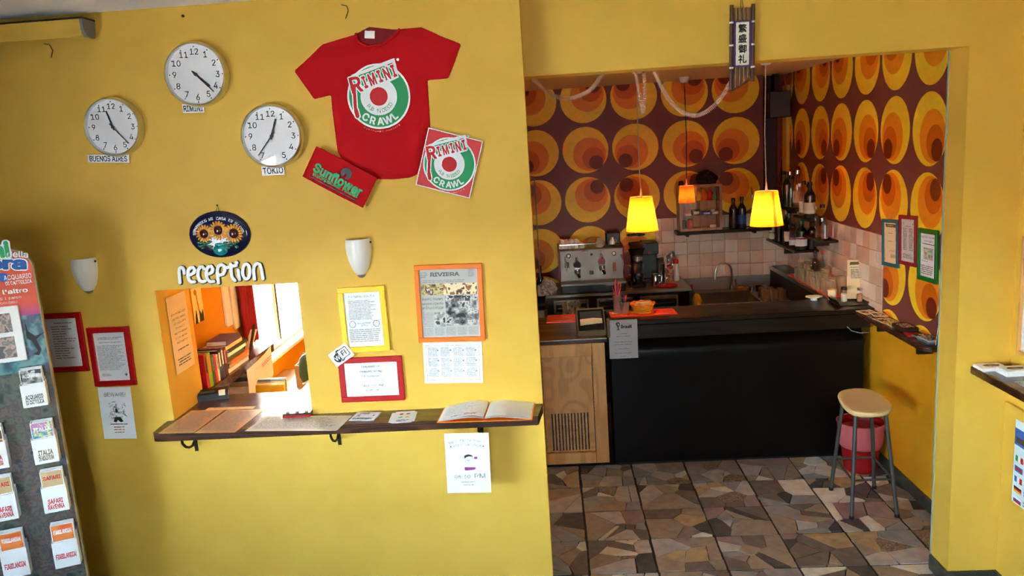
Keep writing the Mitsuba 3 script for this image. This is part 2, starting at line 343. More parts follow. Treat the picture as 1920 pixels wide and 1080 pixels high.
P('photo_dull', blotch(((150, 146, 140), (110, 112, 112), (190, 160, 150), (84, 90, 92)), 30, 13, 0.03), 0.6)
P('paper_tan_print', blotch(((206, 176, 130), (190, 160, 116)), 12, 2), 0.6)
P('print_orange', blotch(((226, 96, 40), (232, 130, 60), (226, 90, 30)), 9, 4), 0.6)
P('poster_pale', (206, 226, 238), 0.5)
P('print_sky', mikit.proc(lambda p, n, uv: mix(mix(srgb(150, 50, 150), srgb(214, 70, 34), smoothstep(1.70, 1.80, p.z)), srgb(160, 30, 60), smoothstep(1.93, 2.03, p.z))), 0.4)
P('print_sea', blotch(((24, 70, 88), (44, 112, 122), (110, 146, 150), (34, 84, 104), (84, 70, 110)), 13, 21, 0.05), 0.4)
P('print_jungle', blotch(((34, 46, 50), (62, 80, 74), (96, 92, 76), (58, 50, 66), (110, 88, 72), (50, 64, 84)), 20, 31, 0.05), 0.4)

# ------------------------------------------------------------------ the room
ZC, ZH, YH, YH2, XJ, XB, YB, ZB = 2.984, 2.595, 0.1327, 0.2983, 1.955, 2.235, 3.68, 2.757
XO1, XO2, ZO1, ZO2, WT = -1.784, -1.103, 1.05, 1.7316, 0.33      # the reception hatch
WALL = Fr((0, 0, 0), (1, 0, 0), (0, 0, 1))                         # the front wall's face, looking into it
HEAD = Fr((0, YH, 0), (1, 0, 0), (0, 0, 1))
BACK = Fr((0, YB, 0), (1, 0, 0), (0, 0, 1))
SIDE = Fr((XB, 0, 0), (0, -1, 0), (0, 0, 1))                       # the bar's right wall, seen from the bar
LEFT = Fr((-1.95, 0, 0), (0, 1, 0), (0, 0, 1))                     # the reception's left wall, seen from inside
JAMB = Fr((XO1, 0, 0), (0, 1, 0), (0, 0, 1))
ROOM = Fr((2.203, 0, 0), (0, -1, 0), (0, 0, 1))                    # the room's right wall

struct('wall_front', join([box(-3.3, XO1, 0, WT, 0, ZC), box(XO2, -0.25, 0, WT, 0, ZC), box(-0.25, 0, 0, YH, 0, ZC), box(XO1, XO2, 0, WT, ZO2, ZC), box(XO1, XO2, 0, WT, 0, ZO1)]), 'wall_yellow')
struct('wall_header', box(-0.3, XJ, YH, YH2, ZH, ZC + .02), 'wall_yellow')
struct('wall_pier', box(XJ, 2.6, YH, YH2, 0, ZC + .02), 'wall_yellow')
struct('trim_1', box(XJ - 0.003, XJ + 0.03, YH2, YH2 + 0.012, 0.02, ZH), 'grey_strip')
struct('wall_right', join([box(2.203, 2.35, -1.5, YH, 0, ZC), box(2.187, 2.203, -1.5, YH - 0.002, 0.0, 0.955)]), 'wall_yellow')
struct('wall_right_rear', box(2.203, 2.35, -5.7, -1.5, 0, ZC), 'far_wall')
struct('ceiling', box(-3.3, 2.35, -5.7, YH, ZC, ZC + 0.15), 'ceiling_white')
struct('wall_left', join([box(LX - .15, LX, LW[1], 0, 0, ZC), box(LX - .15, LX, -5.7, LW[0], 0, ZC), box(LX - .15, LX, LW[0], LW[1], 0, LW[2]), box(LX - .15, LX, LW[0], LW[1], LW[3], ZC)]), 'far_wall')
struct('wall_rear', join([box(LX, BW[0], -5.8, -5.7, 0, ZC), box(BW[1], 2.35, -5.8, -5.7, 0, ZC), box(BW[0], BW[1], -5.8, -5.7, BW[3], ZC), box(BW[0], BW[1], -5.8, -5.7, 0, max(BW[2], .01))]), 'far_wall')
struct('added_sun_block', box(-4.3, LX - .15, -5.8, 0.9, 2.55, 2.65), 'far_wall')  # unseen slab, added to keep the sun out of the left window
# the bar behind the opening
struct('wall_bar_back', box(-0.5, 2.01, YB, YB + 0.1, 0, ZB), 'wallpaper')
struct('wall_bar_side', box(XB, XB + 0.12, YH2, YB + 0.12, 1.05, ZB), 'wallpaper')
struct('wall_bar_side_lower', box(XB, XB + 0.12, YH2, YB + 0.12, 0, 1.05), 'wall_amber')
struct('wall_bar_left', box(-0.45, -0.35, YH2, YB, 0, ZB), 'white_wall')
struct('ceiling_bar', box(-0.45, XB + .12, YH2, YB + 0.4, ZB, ZB + 0.1), 'ceiling_beige')
struct('baseboard_bar', box(XB - 0.012, XB, YH2 + .012, 1.73, 0, 0.08), 'baseboard_stone')
struct('baseboard_pier', join([box(XJ - 0.012, XJ, YH - 0.012, YH2, 0, 0.08), box(XJ, 2.187, YH - 0.012, YH, 0, 0.08)]), 'baseboard_stone')
struct('baseboard_right', box(2.175, 2.187, -1.5, YH - 0.012, 0, 0.08), 'baseboard_stone')
# the recess at the right end of the bar's back wall
struct('wall_bar_recess', join([box(2.01, 2.40, YB + 0.14, YB + 0.2, 0, ZB), box(1.985, 2.01, YB + .1, YB + 0.14, 0, ZB)]), 'wine_brown')
struct('trim_2', box(2.165, 2.225, YB + 0.10, YB + 0.14, 1.6, ZB), 'rust_panel')
struct('trim_3', box(2.205, 2.235, YB - 0.03, YB + 0.09, 1.52, ZB - 0.1), 'wall_yellow')
# the reception room
struct('wall_reception_left', join([box(-2.07, -1.95, WT, 1.47, 0, 2.7), box(-2.07, -1.95, 3.0, 3.7, 0, 2.7), box(-2.07, -1.95, 1.47, 3.0, 0, 0.93), box(-2.07, -1.95, 1.47, 3.0, 2.35, 2.7)]), 'wall_orange')
struct('wall_reception_back', box(-1.95, -0.45, 3.6, 3.7, 0, 2.7), 'wall_orange')
struct('wall_reception_right', box(-0.47, -0.45, WT, 3.6, 0, 2.7), 'wall_orange')
struct('ceiling_reception', box(-2.07, -0.45, WT, 3.7, 2.7, 2.8), 'ceiling_white')

# floor: crazy paving cast in square slabs
struct('floor', box(-3.4, 2.6, -5.8, YB + 0.3, -0.12, -0.008), 'grout_dark')
rg = np.random.default_rng(11)
TX, TY, X0, Y0 = 0.369, 0.358, 0.189, 0.346
cells = []
for i in range(-2, 6):
    for j in range(-3, 4):
        x0, y0 = X0 + i * TX, Y0 + j * TY; n = int(rg.integers(7, 12)); pts = rg.uniform(0, 1, (n, 2)) * [TX, TY]
        far = np.array([[-9, -9], [9, -9], [9, 9], [-9, 9], [0, 15], [0, -15]]); vor = Voronoi(np.vstack([pts, far])); tile = sbox(0.0045, 0.0045, TX - 0.0045, TY - 0.0045)
        for k in range(n):
            reg = vor.regions[vor.point_region[k]]
            if -1 in reg or not reg: continue
            g = Polygon(vor.vertices[reg]).intersection(tile).buffer(-0.0035 - 0.0025 * rg.random()).buffer(0.0025, quad_segs=1)
            if g.is_empty or g.geom_type != 'Polygon' or g.area < 0.00025: continue
            q = np.array(g.exterior.coords)[:-1] + rg.normal(0, 0.0018, (len(g.exterior.coords) - 1, 2)); g = Polygon(q).buffer(0).simplify(0.002)
            if g.geom_type != 'Polygon': continue
            cells.append((affinity.translate(g, x0, y0), int(rg.choice(9, p=[.16, .15, .15, .09, .13, .10, .08, .09, .05])), float(rg.uniform(-0.0018, 0.0012))))
def seen(g):
    c = np.array([g.centroid.x, g.centroid.y, 0.0]) - CAM; z = c @ FWD; u, v = 960 + FOC * (c @ RIGHT) / z, 540 + FOC * (c @ DOWN) / z
    return (1030 < u < 1790 and 860 < v < 1100 and g.centroid.y < 1.76) * g.area / z ** 2
order = sorted(range(len(cells)), key=lambda k: -seen(cells[k][0])); rest = {}
for r, k in enumerate(order):
    g, m, dz = cells[k]
    if g.centroid.x > XB - .02: continue
    mesh = prism(g, -0.02, dz)
    if r < 300 and seen(g) > 0: part('stone', 'floor', mesh, f'stone_{m}')
    else: rest.setdefault(m, []).append(mesh)
part('outer_stones', 'floor', join([x for v in rest.values() for x in v]), 'stone_1', stuff=True)

# wall tiles behind the bar
TS = 0.1145; rt = np.random.default_rng(3)
struct('trim_4', box(1.03, XB - .001, YB - 0.004, YB, 0.86, 1.545), 'grout_light')
struct('trim_5', box(XB - 0.004, XB, 1.63, YB - .004, 1.0, 1.565), 'grout_light')
for j in range(6):
    for i in range(11):
        x1 = XB - 0.006 - i * TS; x0 = max(x1 - TS + 0.003, 1.032); z1 = 1.543 - j * TS; z0 = z1 - TS + 0.003
        if x1 - x0 < 0.02: continue
        part('tile', 'wall_bar_back', box(x0, x1, YB - 0.010 - rt.uniform(0, .001), YB - 0.002, z0, z1, 0.0012), f'tile_{rt.integers(3)}')
    for i in range(18):
        y1 = YB - 0.012 - i * TS; y0 = max(y1 - TS + 0.003, 1.632); z1 = 1.563 - j * TS; z0 = max(z1 - TS + 0.003, 1.01)
        if y1 - y0 < 0.02 or z1 - z0 < .02: continue
        part('tile', 'wall_bar_side', box(XB - 0.010 - rt.uniform(0, .001), XB - 0.002, y0, y1, z0, z1, 0.0012), f'tile_{rt.integers(3)}')
# ------------------------------------------------------------------ on the front wall
def frame_bars(w, h, b, d, bev=0.002):
    """Four mitred bars as one moulding, w x h outside, b wide, d deep."""
    out = []
    for (x0, x1, y0, y1) in ((-w / 2, w / 2, h / 2 - b, h / 2), (-w / 2, w / 2, -h / 2, -h / 2 + b), (-w / 2, -w / 2 + b, -h / 2 + b, h / 2 - b), (w / 2 - b, w / 2, -h / 2 + b, h / 2 - b)):
        out.append(box(x0, x1, y0, y1, 0, d, bev))
    return join(out)

def sheet(k, fr, w, h, mat='paper_white', w0=0.0006, name='sheet'):
    return part(name, k, box(-w / 2, w / 2, -h / 2, h / 2, w0 - 0.0006, w0 + 0.0004), mat, fr=fr)

class Print:
    """Collects flat print on a sheet and puts each colour down as one part."""
    def __init__(s, k, fr, w, h, w0): s.k, s.fr, s.w, s.h, s.w0, s.by = k, fr, w, h, w0, {}
    def add(s, shape, mat='black_print', name='lettering', lift=0.0004): s.by.setdefault((name, mat, lift), []).append(shape)
    def xy(s, a, b): return ((a - 0.5) * s.w, (0.5 - b) * s.h)             # from fractions, left to right and top to bottom
    def text(s, t, a, b, hh, mat='black_print', width=None, name='lettering', **k): s.add(text(t, hh * s.h, s.xy(a, b), width=None if width is None else width * s.w, **k), mat, name)
    def lines(s, a0, b0, a1, b1, pitch, mat='grey_print', **k):
        (x0, y1), (x1, y0) = s.xy(a0, b0), s.xy(a1, b1); s.add(lines(x0, y0, x1, y1, pitch * s.h, **k), mat, 'small_print')
    def rect(s, a0, b0, a1, b1, mat, name='picture', lift=0.0003):
        (x0, y1), (x1, y0) = s.xy(a0, b0), s.xy(a1, b1); s.add(sbox(x0, y0, x1, y1), mat, name, lift)
    def done(s):
        for (name, mat, lift), shapes in s.by.items():
            m = join([plate(x, s.w0 + lift) for x in shapes]); part(name, s.k, m, mat, fr=s.fr, uv=m[0][:, :2] if mat.startswith('photo') else None, stuff=len(shapes) > 1 or getattr(shapes[0], 'geom_type', '') == 'MultiPolygon')

def framed(name, label, cat, fr, q, border, mat, paper='paper_white', depth=0.016, group=None, w=None, h=None):
    f, ww, hh = fr.quad(*q, w=depth); ww, hh = w or ww, h or hh; f = Fr(f.o - f.W * (depth - 0.001), f.U, f.V)
    k = thing(name, label, cat, group); part('frame', k, frame_bars(ww, hh, border, depth), mat, fr=f)
    sheet(k, f, ww - 1.8 * border, hh - 1.8 * border, paper, 0.006); return Print(k, f, ww - 2 * border, hh - 2 * border, 0.0064)

def loose(name, label, cat, fr, q, mat='paper_white', lift=0.002, group=None, w=None, h=None, curl=None):
    f, ww, hh = fr.quad(*q, w=lift); ww, hh = w or ww, h or hh; k = thing(name, label, cat, group); sheet(k, f, ww, hh, mat, 0.0006); return Print(k, f, ww, hh, 0.001)

# wall clocks
def clock(px, r, hour, minute, label, second=None):
    d = 0.05; u, v = WALL.px(*px, d); f = WALL.turn(u, v, -2.5); k = thing('wall_clock', label, 'clock', 'wall clocks')
    part('case', k, lathe([(r * .93, 0.001), (r * .99, 0.006), (r, 0.02), (r * .985, 0.035), (r * .955, 0.046), (r * .925, 0.05), (r * .90, 0.046), (r * .89, 0.034), (r * .885, 0.030)], 64), 'chrome', 40, fr=f)
    part('dial', k, plate(disc((0, 0), r * .90, 64), 0.031), 'white_plastic', fr=f)
    num = [text(str(n), r * .175, (r * .68 * math.sin(n * math.pi / 6), r * .68 * math.cos(n * math.pi / 6)), weight=1) for n in range(1, 13)]
    part('numerals', k, join([plate(g, 0.0315) for g in num]), 'black_print', fr=f)
    ticks = [affinity.rotate(sbox(-r * (.012 if i % 5 else .02), r * .81, r * (.012 if i % 5 else .02) * .6, r * .85), -6 * i, origin=(0, 0)) for i in range(0, 60, 5)]
    part('minute_marks', k, join([plate(g, 0.0315) for g in ticks]), 'black_print', fr=f, stuff=True)
    def hand(ang, L, wd, z): return prism(affinity.rotate(Polygon([(-wd, -L * .2), (wd, -L * .2), (wd * .8, L), (-wd * .8, L)]), -ang, origin=(0, 0)), z, z + 0.0015)
    part('hour_hand', k, hand(hour * 30, r * .55, r * .034, 0.034), 'black_plastic', fr=f)
    part('minute_hand', k, join([hand(minute * 6, r * .74, r * .02, 0.037), prism(disc((0, 0), r * .05, 20), 0.034, 0.0395)]), 'black_plastic', fr=f)
    part('glass', k, lathe([(r * .905, 0.0455), (r * .6, 0.0475), (r * .3, 0.0487), (0.0, 0.049)], 48), 'glass', True, fr=f)
    return f
clock((364, 139), 0.1425, 4.37, 22.5, 'round chrome wall clock above the RIMINI sign, topmost of the three')
clock((208, 238), 0.133, 11.4, 23, 'round chrome wall clock above the BUENOS AIRES sign, nearest to the brochure stand')
clock((507, 255), 0.1425, 12.6, 36.3, 'round chrome wall clock above the TOKIO sign, left of the red shirt')
for q, word in ((((164, 291), (242, 289), (243, 304), (165, 306)), 'BUENOS AIRES'), (((342, 196), (382, 194), (383, 210), (343, 213)), 'RIMINI'), (((490, 312), (532, 310), (534, 327), (492, 330)), 'TOKIO')):
    pr = loose('clock_sign', f'small white name plate reading {word} under a chrome clock', 'sign', WALL, q, 'white_plastic', 0.008, 'name plates under the clocks')
    pr.add(text(word, pr.h * .66, (0, 0), width=pr.w * .90, weight=2), 'black_print'); pr.done()

# the shirt print, used on the shirt and on the poster
def crawl_logo(k, f, R, w0, deg=0):
    fl = f.turn(0, 0, deg)
    def put(shape, mat, name, lift): part(name, k, plate(affinity.scale(shape, R, R, origin=(0, 0)), w0 + lift), mat, fr=fl)
    e = lambda r: disc((0, 0), r, 72)
    put(e(1.0), 'print_white', 'record_rim', 0.0003); put(e(0.94), 'print_green', 'record_ring', 0.0005); put(e(0.58), 'print_white', 'record_label', 0.0007); put(e(0.285), 'print_red', 'record_centre', 0.0009)
    put(arc_text("PUB 'N DISCO", 0.12, 0.44, 270, 104, inside=True), 'print_green', 'lettering', 0.0009)
    put(arc_text('CRAWL', 0.22, 0.765, 268, 74, inside=True, weight=4), 'print_white', 'lettering', 0.0009)
    put(arc_text('Sunflower Hostels', 0.055, 1.07, 270, 62, inside=True), 'print_white', 'lettering', 0.0009)
    bx = Polygon([(-0.70, 0.66), (0.58, 1.02), (0.62, 0.58), (-0.42, 0.22)]); out = Polygon([(-0.80, 0.72), (0.62, 1.12), (0.70, 0.52), (-0.45, 0.14), (-0.55, 0.20)])
    put(union_all([out.difference(Polygon([(-0.66, 0.66), (0.54, 0.98), (0.58, 0.60), (-0.40, 0.24)]))]), 'print_white', 'banner_edge', 0.0011)
    word = affinity.skew(affinity.rotate(text('I M I N I', 0.34, (0, 0), width=1.10, weight=4), 15.5, origin=(0, 0)), 0, 0); word = affinity.translate(word, 0.08, 0.60)
    R_ = affinity.translate(affinity.rotate(text('R', 0.46, (0, 0), weight=3), 8, origin=(0, 0)), -0.68, 0.42)
    arm = union_all([LineString([(-0.74, 0.38), (-0.78, -0.28)]).buffer(0.055), LineString([(-0.77, -0.36), (-0.74, -0.54)]).buffer(0.07)])
    put(union_all([word, R_, arm]).buffer(0.032), 'print_white', 'letter_edge', 0.0013); put(union_all([word, R_, arm.buffer(-0.005)]), 'print_red', 'lettering', 0.0015)
    put(disc((0.72, 1.06), 0.045, 16), 'print_white', 'dot', 0.0011)

# red T-shirt pinned to the wall
def cloth(fr, outline, disp, step=0.02, thick_=0.004):
    poly = Polygon(outline).buffer(0); x0, y0, x1, y1 = poly.bounds; L = poly.exterior.length; n = max(12, int(L / (step * .7)))
    edge = [poly.exterior.interpolate(i / n, normalized=True).coords[0] for i in range(n)]; inner = poly.buffer(-step * .5)
    pts = edge + [(x, y) for x in np.arange(x0, x1, step) for y in np.arange(y0, y1, step) if inner.contains(Point(x, y))]
    pts = np.array(pts); tr = Delaunay(pts).simplices; c = pts[tr].mean(1); tr = tr[[poly.contains(Point(*q)) for q in c]]
    a = pts[tr]; d1, d2 = a[:, 1] - a[:, 0], a[:, 2] - a[:, 0]; s = d1[:, 0] * d2[:, 1] - d1[:, 1] * d2[:, 0]; tr = tr.copy(); tr[s < 0] = tr[s < 0][:, ::-1]
    front = np.c_[pts, [disp(*q, poly.exterior.distance(Point(*q))) for q in pts]]; k = len(pts); back = np.c_[pts, np.zeros(k) + 0.001]
    S = [[i, k + i, (i + 1) % n] for i in range(n)] + [[(i + 1) % n, k + i, k + (i + 1) % n] for i in range(n)]
    return np.vstack([front, back]), np.vstack([tr, tr[:, ::-1] + k, np.array(S)])
sh = [WALL.px(*q, 0.01) for q in ((668, 63.5), (603, 83), (581, 105), (550.5, 133), (570, 160), (588, 186), (620, 178), (622, 205), (632, 284), (641, 300), (672, 326), (705, 336), (737, 336.5), (767, 333.5), (781, 328), (794, 285), (806.5, 239), (804, 195), (801, 150), (840, 147), (853, 115), (864, 82), (828, 68), (791, 51), (750, 54.5), (738, 68), (716, 83), (690, 87), (672, 78))]
lc = WALL.px(709.7, 180.7, 0.02)
def shirt_w(x, y, d):
    far = np.hypot(x - lc[0], y - lc[1]); q = min(1, max(0, (far - 0.165) / 0.07)); f = min(1, d / 0.03)
    wr = 0.006 * math.sin(26 * (x - 0.55 * y) + 6 * meshkit.fbm(np.array([[x * 4, y * 4, 0.3]]), 2)[0]) * (y < lc[1] - .1) + 0.012 * (meshkit.fbm(np.array([[x * 9, y * 5, 2.0]]), 3)[0] - 0.5)
    return 0.003 + f * 0.011 + f * q * wr
k = thing('t_shirt', 'red T-shirt with a round record print pinned to the yellow wall', 'T-shirt')
part('front', k, cloth(WALL, sh, shirt_w, 0.016), 'red_cloth', True, fr=WALL)
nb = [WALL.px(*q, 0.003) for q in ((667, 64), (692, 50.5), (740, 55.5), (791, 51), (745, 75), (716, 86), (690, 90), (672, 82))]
part('back_neck', k, prism(Polygon(nb), 0.0008, 0.0035), 'red_cloth_shaded', fr=WALL)  # inside of the neck, its shadow put into a darker red
part('collar', k, tube([WALL.p(*WALL.px(*q, 0.012), 0.013) for q in ((667, 62), (672, 78), (690, 87.5), (716, 83.5), (738, 68), (750, 54))], 0.006, 8), 'red_cloth', True)
tg = WALL.turn(*WALL.px(693, 65, 0.004), -6); part('neck_label', k, box(-.022, .022, -.016, .016, 0.0036, 0.0046), 'print_white', fr=tg, label='small white size label')
crawl_logo(k, WALL.turn(*lc, 1), 0.140, 0.0146)

# folded red cloth with green lettering
f, w, h = WALL.quad((591, 273), (707, 335), (678, 389.5), (569, 331), w=0.04); f = Fr(f.o - f.W * .0205, f.U, f.V)
k = thing('folded_shirt', 'folded red shirt with green Sunflower lettering below the red T-shirt', 'shirt')
part('cloth', k, thick(grid(24, 12, lambda a, b: ((a - .5) * w, (b - .5) * h * (1 + .03 * math.sin(3 * a)), 0.019 + 0.002 * math.sin(9 * a + 2 * b) * b)), 0.016), 'red_cloth', 40, fr=f)
part('flower_print', k, plate(disc((w * .07, h * .20), h * .17, 32).difference(Polygon([(w * .02, -h * .02), (w * .07, h * .20), (w * .09, h * .16), (w * .08, -h * .02)])), 0.0222), 'dark_grey', fr=f)
part('lettering', k, join([plate(text('Sunflower', h * .26, (0, -h * .08), -1.5, width=w * .80, weight=5), 0.0224), plate(text('Backpacker Hostel', h * .11, (0, -h * .265), width=w * .74, weight=3), 0.0224)]), 'mint_print', fr=f)
part('lettering', k, plate(lines(-w * .4, -h * .45, w * .42, -h * .38, h * .08, 4), 0.0222), 'dark_grey', fr=f)

# square red poster with the same print
f, w, h = WALL.quad((805, 240), (904, 264), (882, 373), (777, 346), w=0.016); f = Fr(f.o - f.W * .016, f.U, f.V)
k = thing('poster', 'square red poster with a round record print overlapping the hem of the red T-shirt', 'poster')
part('board', k, box(-w / 2, w / 2, -h / 2, h / 2, 0.012, 0.0135), 'poster_red', fr=f)
part('border', k, plate(sbox(-w / 2, -h / 2, w / 2, h / 2).difference(sbox(-w / 2 + .004, -h / 2 + .004, w / 2 - .004, h / 2 - .004)), 0.0138), 'print_white', fr=f)
crawl_logo(k, f.turn(0.002, -0.004, 13), 0.118, 0.0136)

# oval ceramic plaque
f = WALL.turn(*WALL.px(410, 440, 0.02), -2); a, b = 0.143, 0.107
k = thing('ceramic_plaque', 'oval navy ceramic plaque with three sunflowers in a teal vase', 'plaque')
dome = lambda x, y: 0.006 + 0.020 * max(0.0, 1 - (x / a) ** 2 - (y / b) ** 2) ** 0.5
v, ff = lathe([(1.0, 0.001), (1.0, .3), (.97, .5), (.9, .66), (.75, .82), (.5, .93), (.25, .985), (0.0, 1.0)], 56); v = v * [a, b, 0.026]; part('body', k, (v, ff), 'navy_glaze', True, fr=f)
def lens(cx, cy, rx, ry, t=0.004):
    m, q = ball((0, 0, 0), 1, 2); return m * [rx, ry, t] + [cx, cy, dome(cx, cy) + 0.0015], q
for i, (cx, cy, r) in enumerate(((-0.065, 0.006, 0.040), (0.002, 0.020, 0.042), (0.070, 0.004, 0.043))):
    pts = []
    for j in range(18):
        t = j * math.pi / 9; x, y = cx + .78 * r * math.cos(t), cy + .78 * r * math.sin(t); m, q = ball((0, 0, 0), 1, 1); c, s = math.cos(t), math.sin(t)
        m = m * [r * .30, r * .13, .0035]; m = np.c_[m[:, 0] * c - m[:, 1] * s + x, m[:, 0] * s + m[:, 1] * c + y, m[:, 2] + dome(x, y) + .001]; pts.append((m, q))
    fk = part('sunflower', k, join(pts), 'petal_glaze', True, fr=f); part('seed_head', fk, lens(cx, cy, r * .46, r * .5, .008), 'seed_glaze', True, fr=f)
part('vase', k, join([lens(0.003, -0.070, 0.034, 0.026, .009), lens(0.003, -0.046, 0.024, 0.009, .006)]), 'teal_glaze', True, fr=f)
rl = random.Random(5); lv = []
for j in range(26):
    x, y = rl.choice((-1, 1)) * rl.uniform(.03, .098), rl.uniform(-.062, -.03); lv.append(lens(x, y, .011, .0055, .003))
part('leaves', k, join(lv), 'leaf_glaze', True, fr=f)
m = plate(arc_text('BIENVENIDOS MI CASA ES SU CASA', 0.013, a * .80, 92, 168, ry=b * .70, weight=2, simp=1.5), 0); m[0][:, 2] = [dome(x, y) + .0022 for x, y, _ in m[0]]; part('lettering', k, m, 'print_white', fr=f)
part('hanger', k, tube([f.p(-.008, b * .96, .008), f.p(0, b + .025, .004), f.p(.008, b * .96, .008)], 0.0012, 6), 'dark_metal')
solo('nail', 'small dark nail in the wall above the sunflower plaque', 'nail', cyl(f.p(0, b + .026, 0.0), f.p(0, b + .026, .012), .0025, n=8), 'dark_metal')
u = WALL.px(343, 30); solo('wall_plug', 'small brown plug hole in the wall above the RIMINI clock', 'wall plug', tube([WALL.p(*u, .0), WALL.p(*u, .006)], [.007, .005], 10), 'brown_plastic')

# reception letters
def gx(x, y): return WALL.px(280 + x / 4.695, 370 + y / 4.695, 0.006)
ell = lambda cx, cy, rx, ry: [(cx + rx * math.sin(t), cy - ry * math.cos(t)) for t in np.linspace(0, 2 * math.pi, 25)]
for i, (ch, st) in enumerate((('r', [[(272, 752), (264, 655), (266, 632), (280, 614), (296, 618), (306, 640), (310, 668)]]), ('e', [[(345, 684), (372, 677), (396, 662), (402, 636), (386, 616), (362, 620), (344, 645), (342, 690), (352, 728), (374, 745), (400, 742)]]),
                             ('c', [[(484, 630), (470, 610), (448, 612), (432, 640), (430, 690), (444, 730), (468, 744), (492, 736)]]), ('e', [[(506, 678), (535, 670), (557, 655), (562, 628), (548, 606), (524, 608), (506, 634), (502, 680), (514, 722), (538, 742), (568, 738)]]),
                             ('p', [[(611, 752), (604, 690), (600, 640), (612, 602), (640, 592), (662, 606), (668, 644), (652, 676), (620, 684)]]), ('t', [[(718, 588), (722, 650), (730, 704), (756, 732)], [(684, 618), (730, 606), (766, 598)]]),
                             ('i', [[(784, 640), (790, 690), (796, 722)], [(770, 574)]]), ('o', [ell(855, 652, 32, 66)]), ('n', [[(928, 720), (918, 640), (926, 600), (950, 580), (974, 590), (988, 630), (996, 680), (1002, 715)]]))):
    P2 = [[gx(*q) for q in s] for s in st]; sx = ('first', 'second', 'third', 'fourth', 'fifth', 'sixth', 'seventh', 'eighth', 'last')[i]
    k = thing('letter', f'white cut-out letter {ch} with black edge and painted shadow, {sx} letter of the word reception', 'letter', 'letters of the word reception')
    part('backing', k, prism(affinity.translate(strokes(P2, 0.0098), .0014, -.0016), 0.0005, 0.006), 'black_print', fr=WALL); part('face', k, prism(strokes(P2, 0.0073), 0.006, 0.010), 'white_paint', fr=WALL)  # black outline, shifted down and right to paint in the letter's shadow

# wall lamps
def sconce(px, tip, r, label):
    u, v = WALL.px(*px, 0.04); H = v - WALL.px(*tip, 0.02)[1]; f = Fr(WALL.p(u, v - H), WALL.U, -WALL.W); k = thing('wall_lamp', label, 'wall lamp', 'white glass wall lamps')
    f = Fr(WALL.p(u, v - H), (1, 0, 0), (0, 1, 0)); a0, a1 = math.pi, 2 * math.pi     # the half towards the room
    pr = [(r * .26, H * .07), (r * .44, H * .13), (r * .68, H * .26), (r * .86, H * .44), (r * .96, H * .62), (r, H * .80), (r * .985, H * .93), (r * .93, H * .995), (r * .88, H), (r * .86, H * .97), (r * .90, H * .75), (r * .60, H * .3), (r * .25, H * .12)]
    part('glass_shade', k, lathe(pr, 24, a0=a0, a1=a1), 'sconce_glass', 50, fr=f)
    part('metal_tip', k, lathe([(0.0, 0.0), (r * .16, H * .015), (r * .30, H * .06), (r * .34, H * .10)], 20, a0=a0, a1=a1), 'steel_grey_paint', 50, fr=f)
    part('wall_bracket', k, box(-r * .5, r * .5, -.012, -.0005, H * .25, H * .8), 'white_paint', fr=f)
    part('bulb', k, ball((0, -r * .4, H * .6), (.02, .02, .03), 2), 'ceramic_white', True, fr=f)
    part('screw', k, cyl((r * .9, -.012, H * .90), (r * 1.02, -.014, H * .90), .005, n=8), 'dark_metal', fr=f)
sconce((667, 449), (667, 523), 0.060, 'white glass wall lamp above the yellow picture frame')
sconce((148, 486), (152, 553), 0.060, 'white glass wall lamp beside the brochure stand')

# framed notices and loose sheets
p = framed('picture_frame', 'yellow picture frame with a printed payment notice', 'picture frame', WALL, ((632, 542), (719, 534), (733, 659), (643, 661)), 0.026, 'yellow_lacquer')
p.text('PAYMENT POLICY', .5, .08, .035, 'mid_print', .72); p.lines(.1, .15, .9, .50, .028, seed=2); p.text('NO PAYMENT', .5, .57, .026, 'mid_print', .36); p.text('NOTICE', .5, .615, .026, 'mid_print', .2); p.lines(.06, .68, .94, .92, .036, seed=3, ragged=.1)
for a in (.17, .83): p.add(disc(p.xy(a, .585), .016, 20).difference(disc(p.xy(a, .585), .0135, 20)), 'mid_print', 'stamp')
p.done()
p = framed('picture_frame', 'red picture frame with the LIBERARE LA CAMERA check-out notice', 'picture frame', WALL, ((633, 673), (752, 667), (760, 751), (640, 755)), 0.026, 'red_lacquer')
for t, y, w in (('LIBERARE LA', .13, .34), ('CAMERA ENTRO', .27, .42), ('LE 10:30 a.m.', .41, .34), ('CHECK-OUT TIME', .69, .44), ('10:30 a.m.', .83, .26)): p.text(t, .5, y, .055, width=w, weight=1)
p.rect(.22, .552, .78, .557, 'mid_print', 'rule'); p.done()
f, w, h = WALL.quad((614, 677), (643, 639), (665, 653), (635, 692), w=0.022); k = thing('card', 'white Free WiFi card stuck over the corner of the red check-out frame', 'card')
f, w, h = WALL.turn(*WALL.px(639.5, 665.5, .022), 32, .022), .105, .073; sheet(k, f, w, h); p = Print(k, f, w, h, .001)
cl = union_all([disc((-.018, -.004), .022, 24), disc((.0, .002), .025, 24), disc((-.004, .013), .017, 24), disc((-.004, -.012), .017, 24)]); p.add(cl, 'black_print', 'cloud'); wf = affinity.translate(sbox(-.021, -.019, .021, .019).buffer(.005), .016, .002)
p.add(wf, 'black_print', 'badge', .0004); p.add(wf.buffer(-.003), 'paper_white', 'badge', .0005); p.add(text('Wi', .021, (-.019, -.002), weight=2), 'paper_white', 'lettering', .0006); p.add(text('Fi', .024, (.017, .002), weight=2), 'black_print', 'lettering', .0006)
p.add(text('Free', .006, (-.012, .021)), 'paper_white', 'lettering', .0006); p.add(text('ZONE', .006, (-.004, -.022)), 'paper_white', 'lettering', .0006); p.done()
p = framed('picture_frame', 'orange picture frame with a newspaper page headed RIVIERA', 'picture frame', WALL, ((775, 498), (902, 494), (911, 640), (785, 642)), 0.022, 'orange_lacquer', 'paper_news')
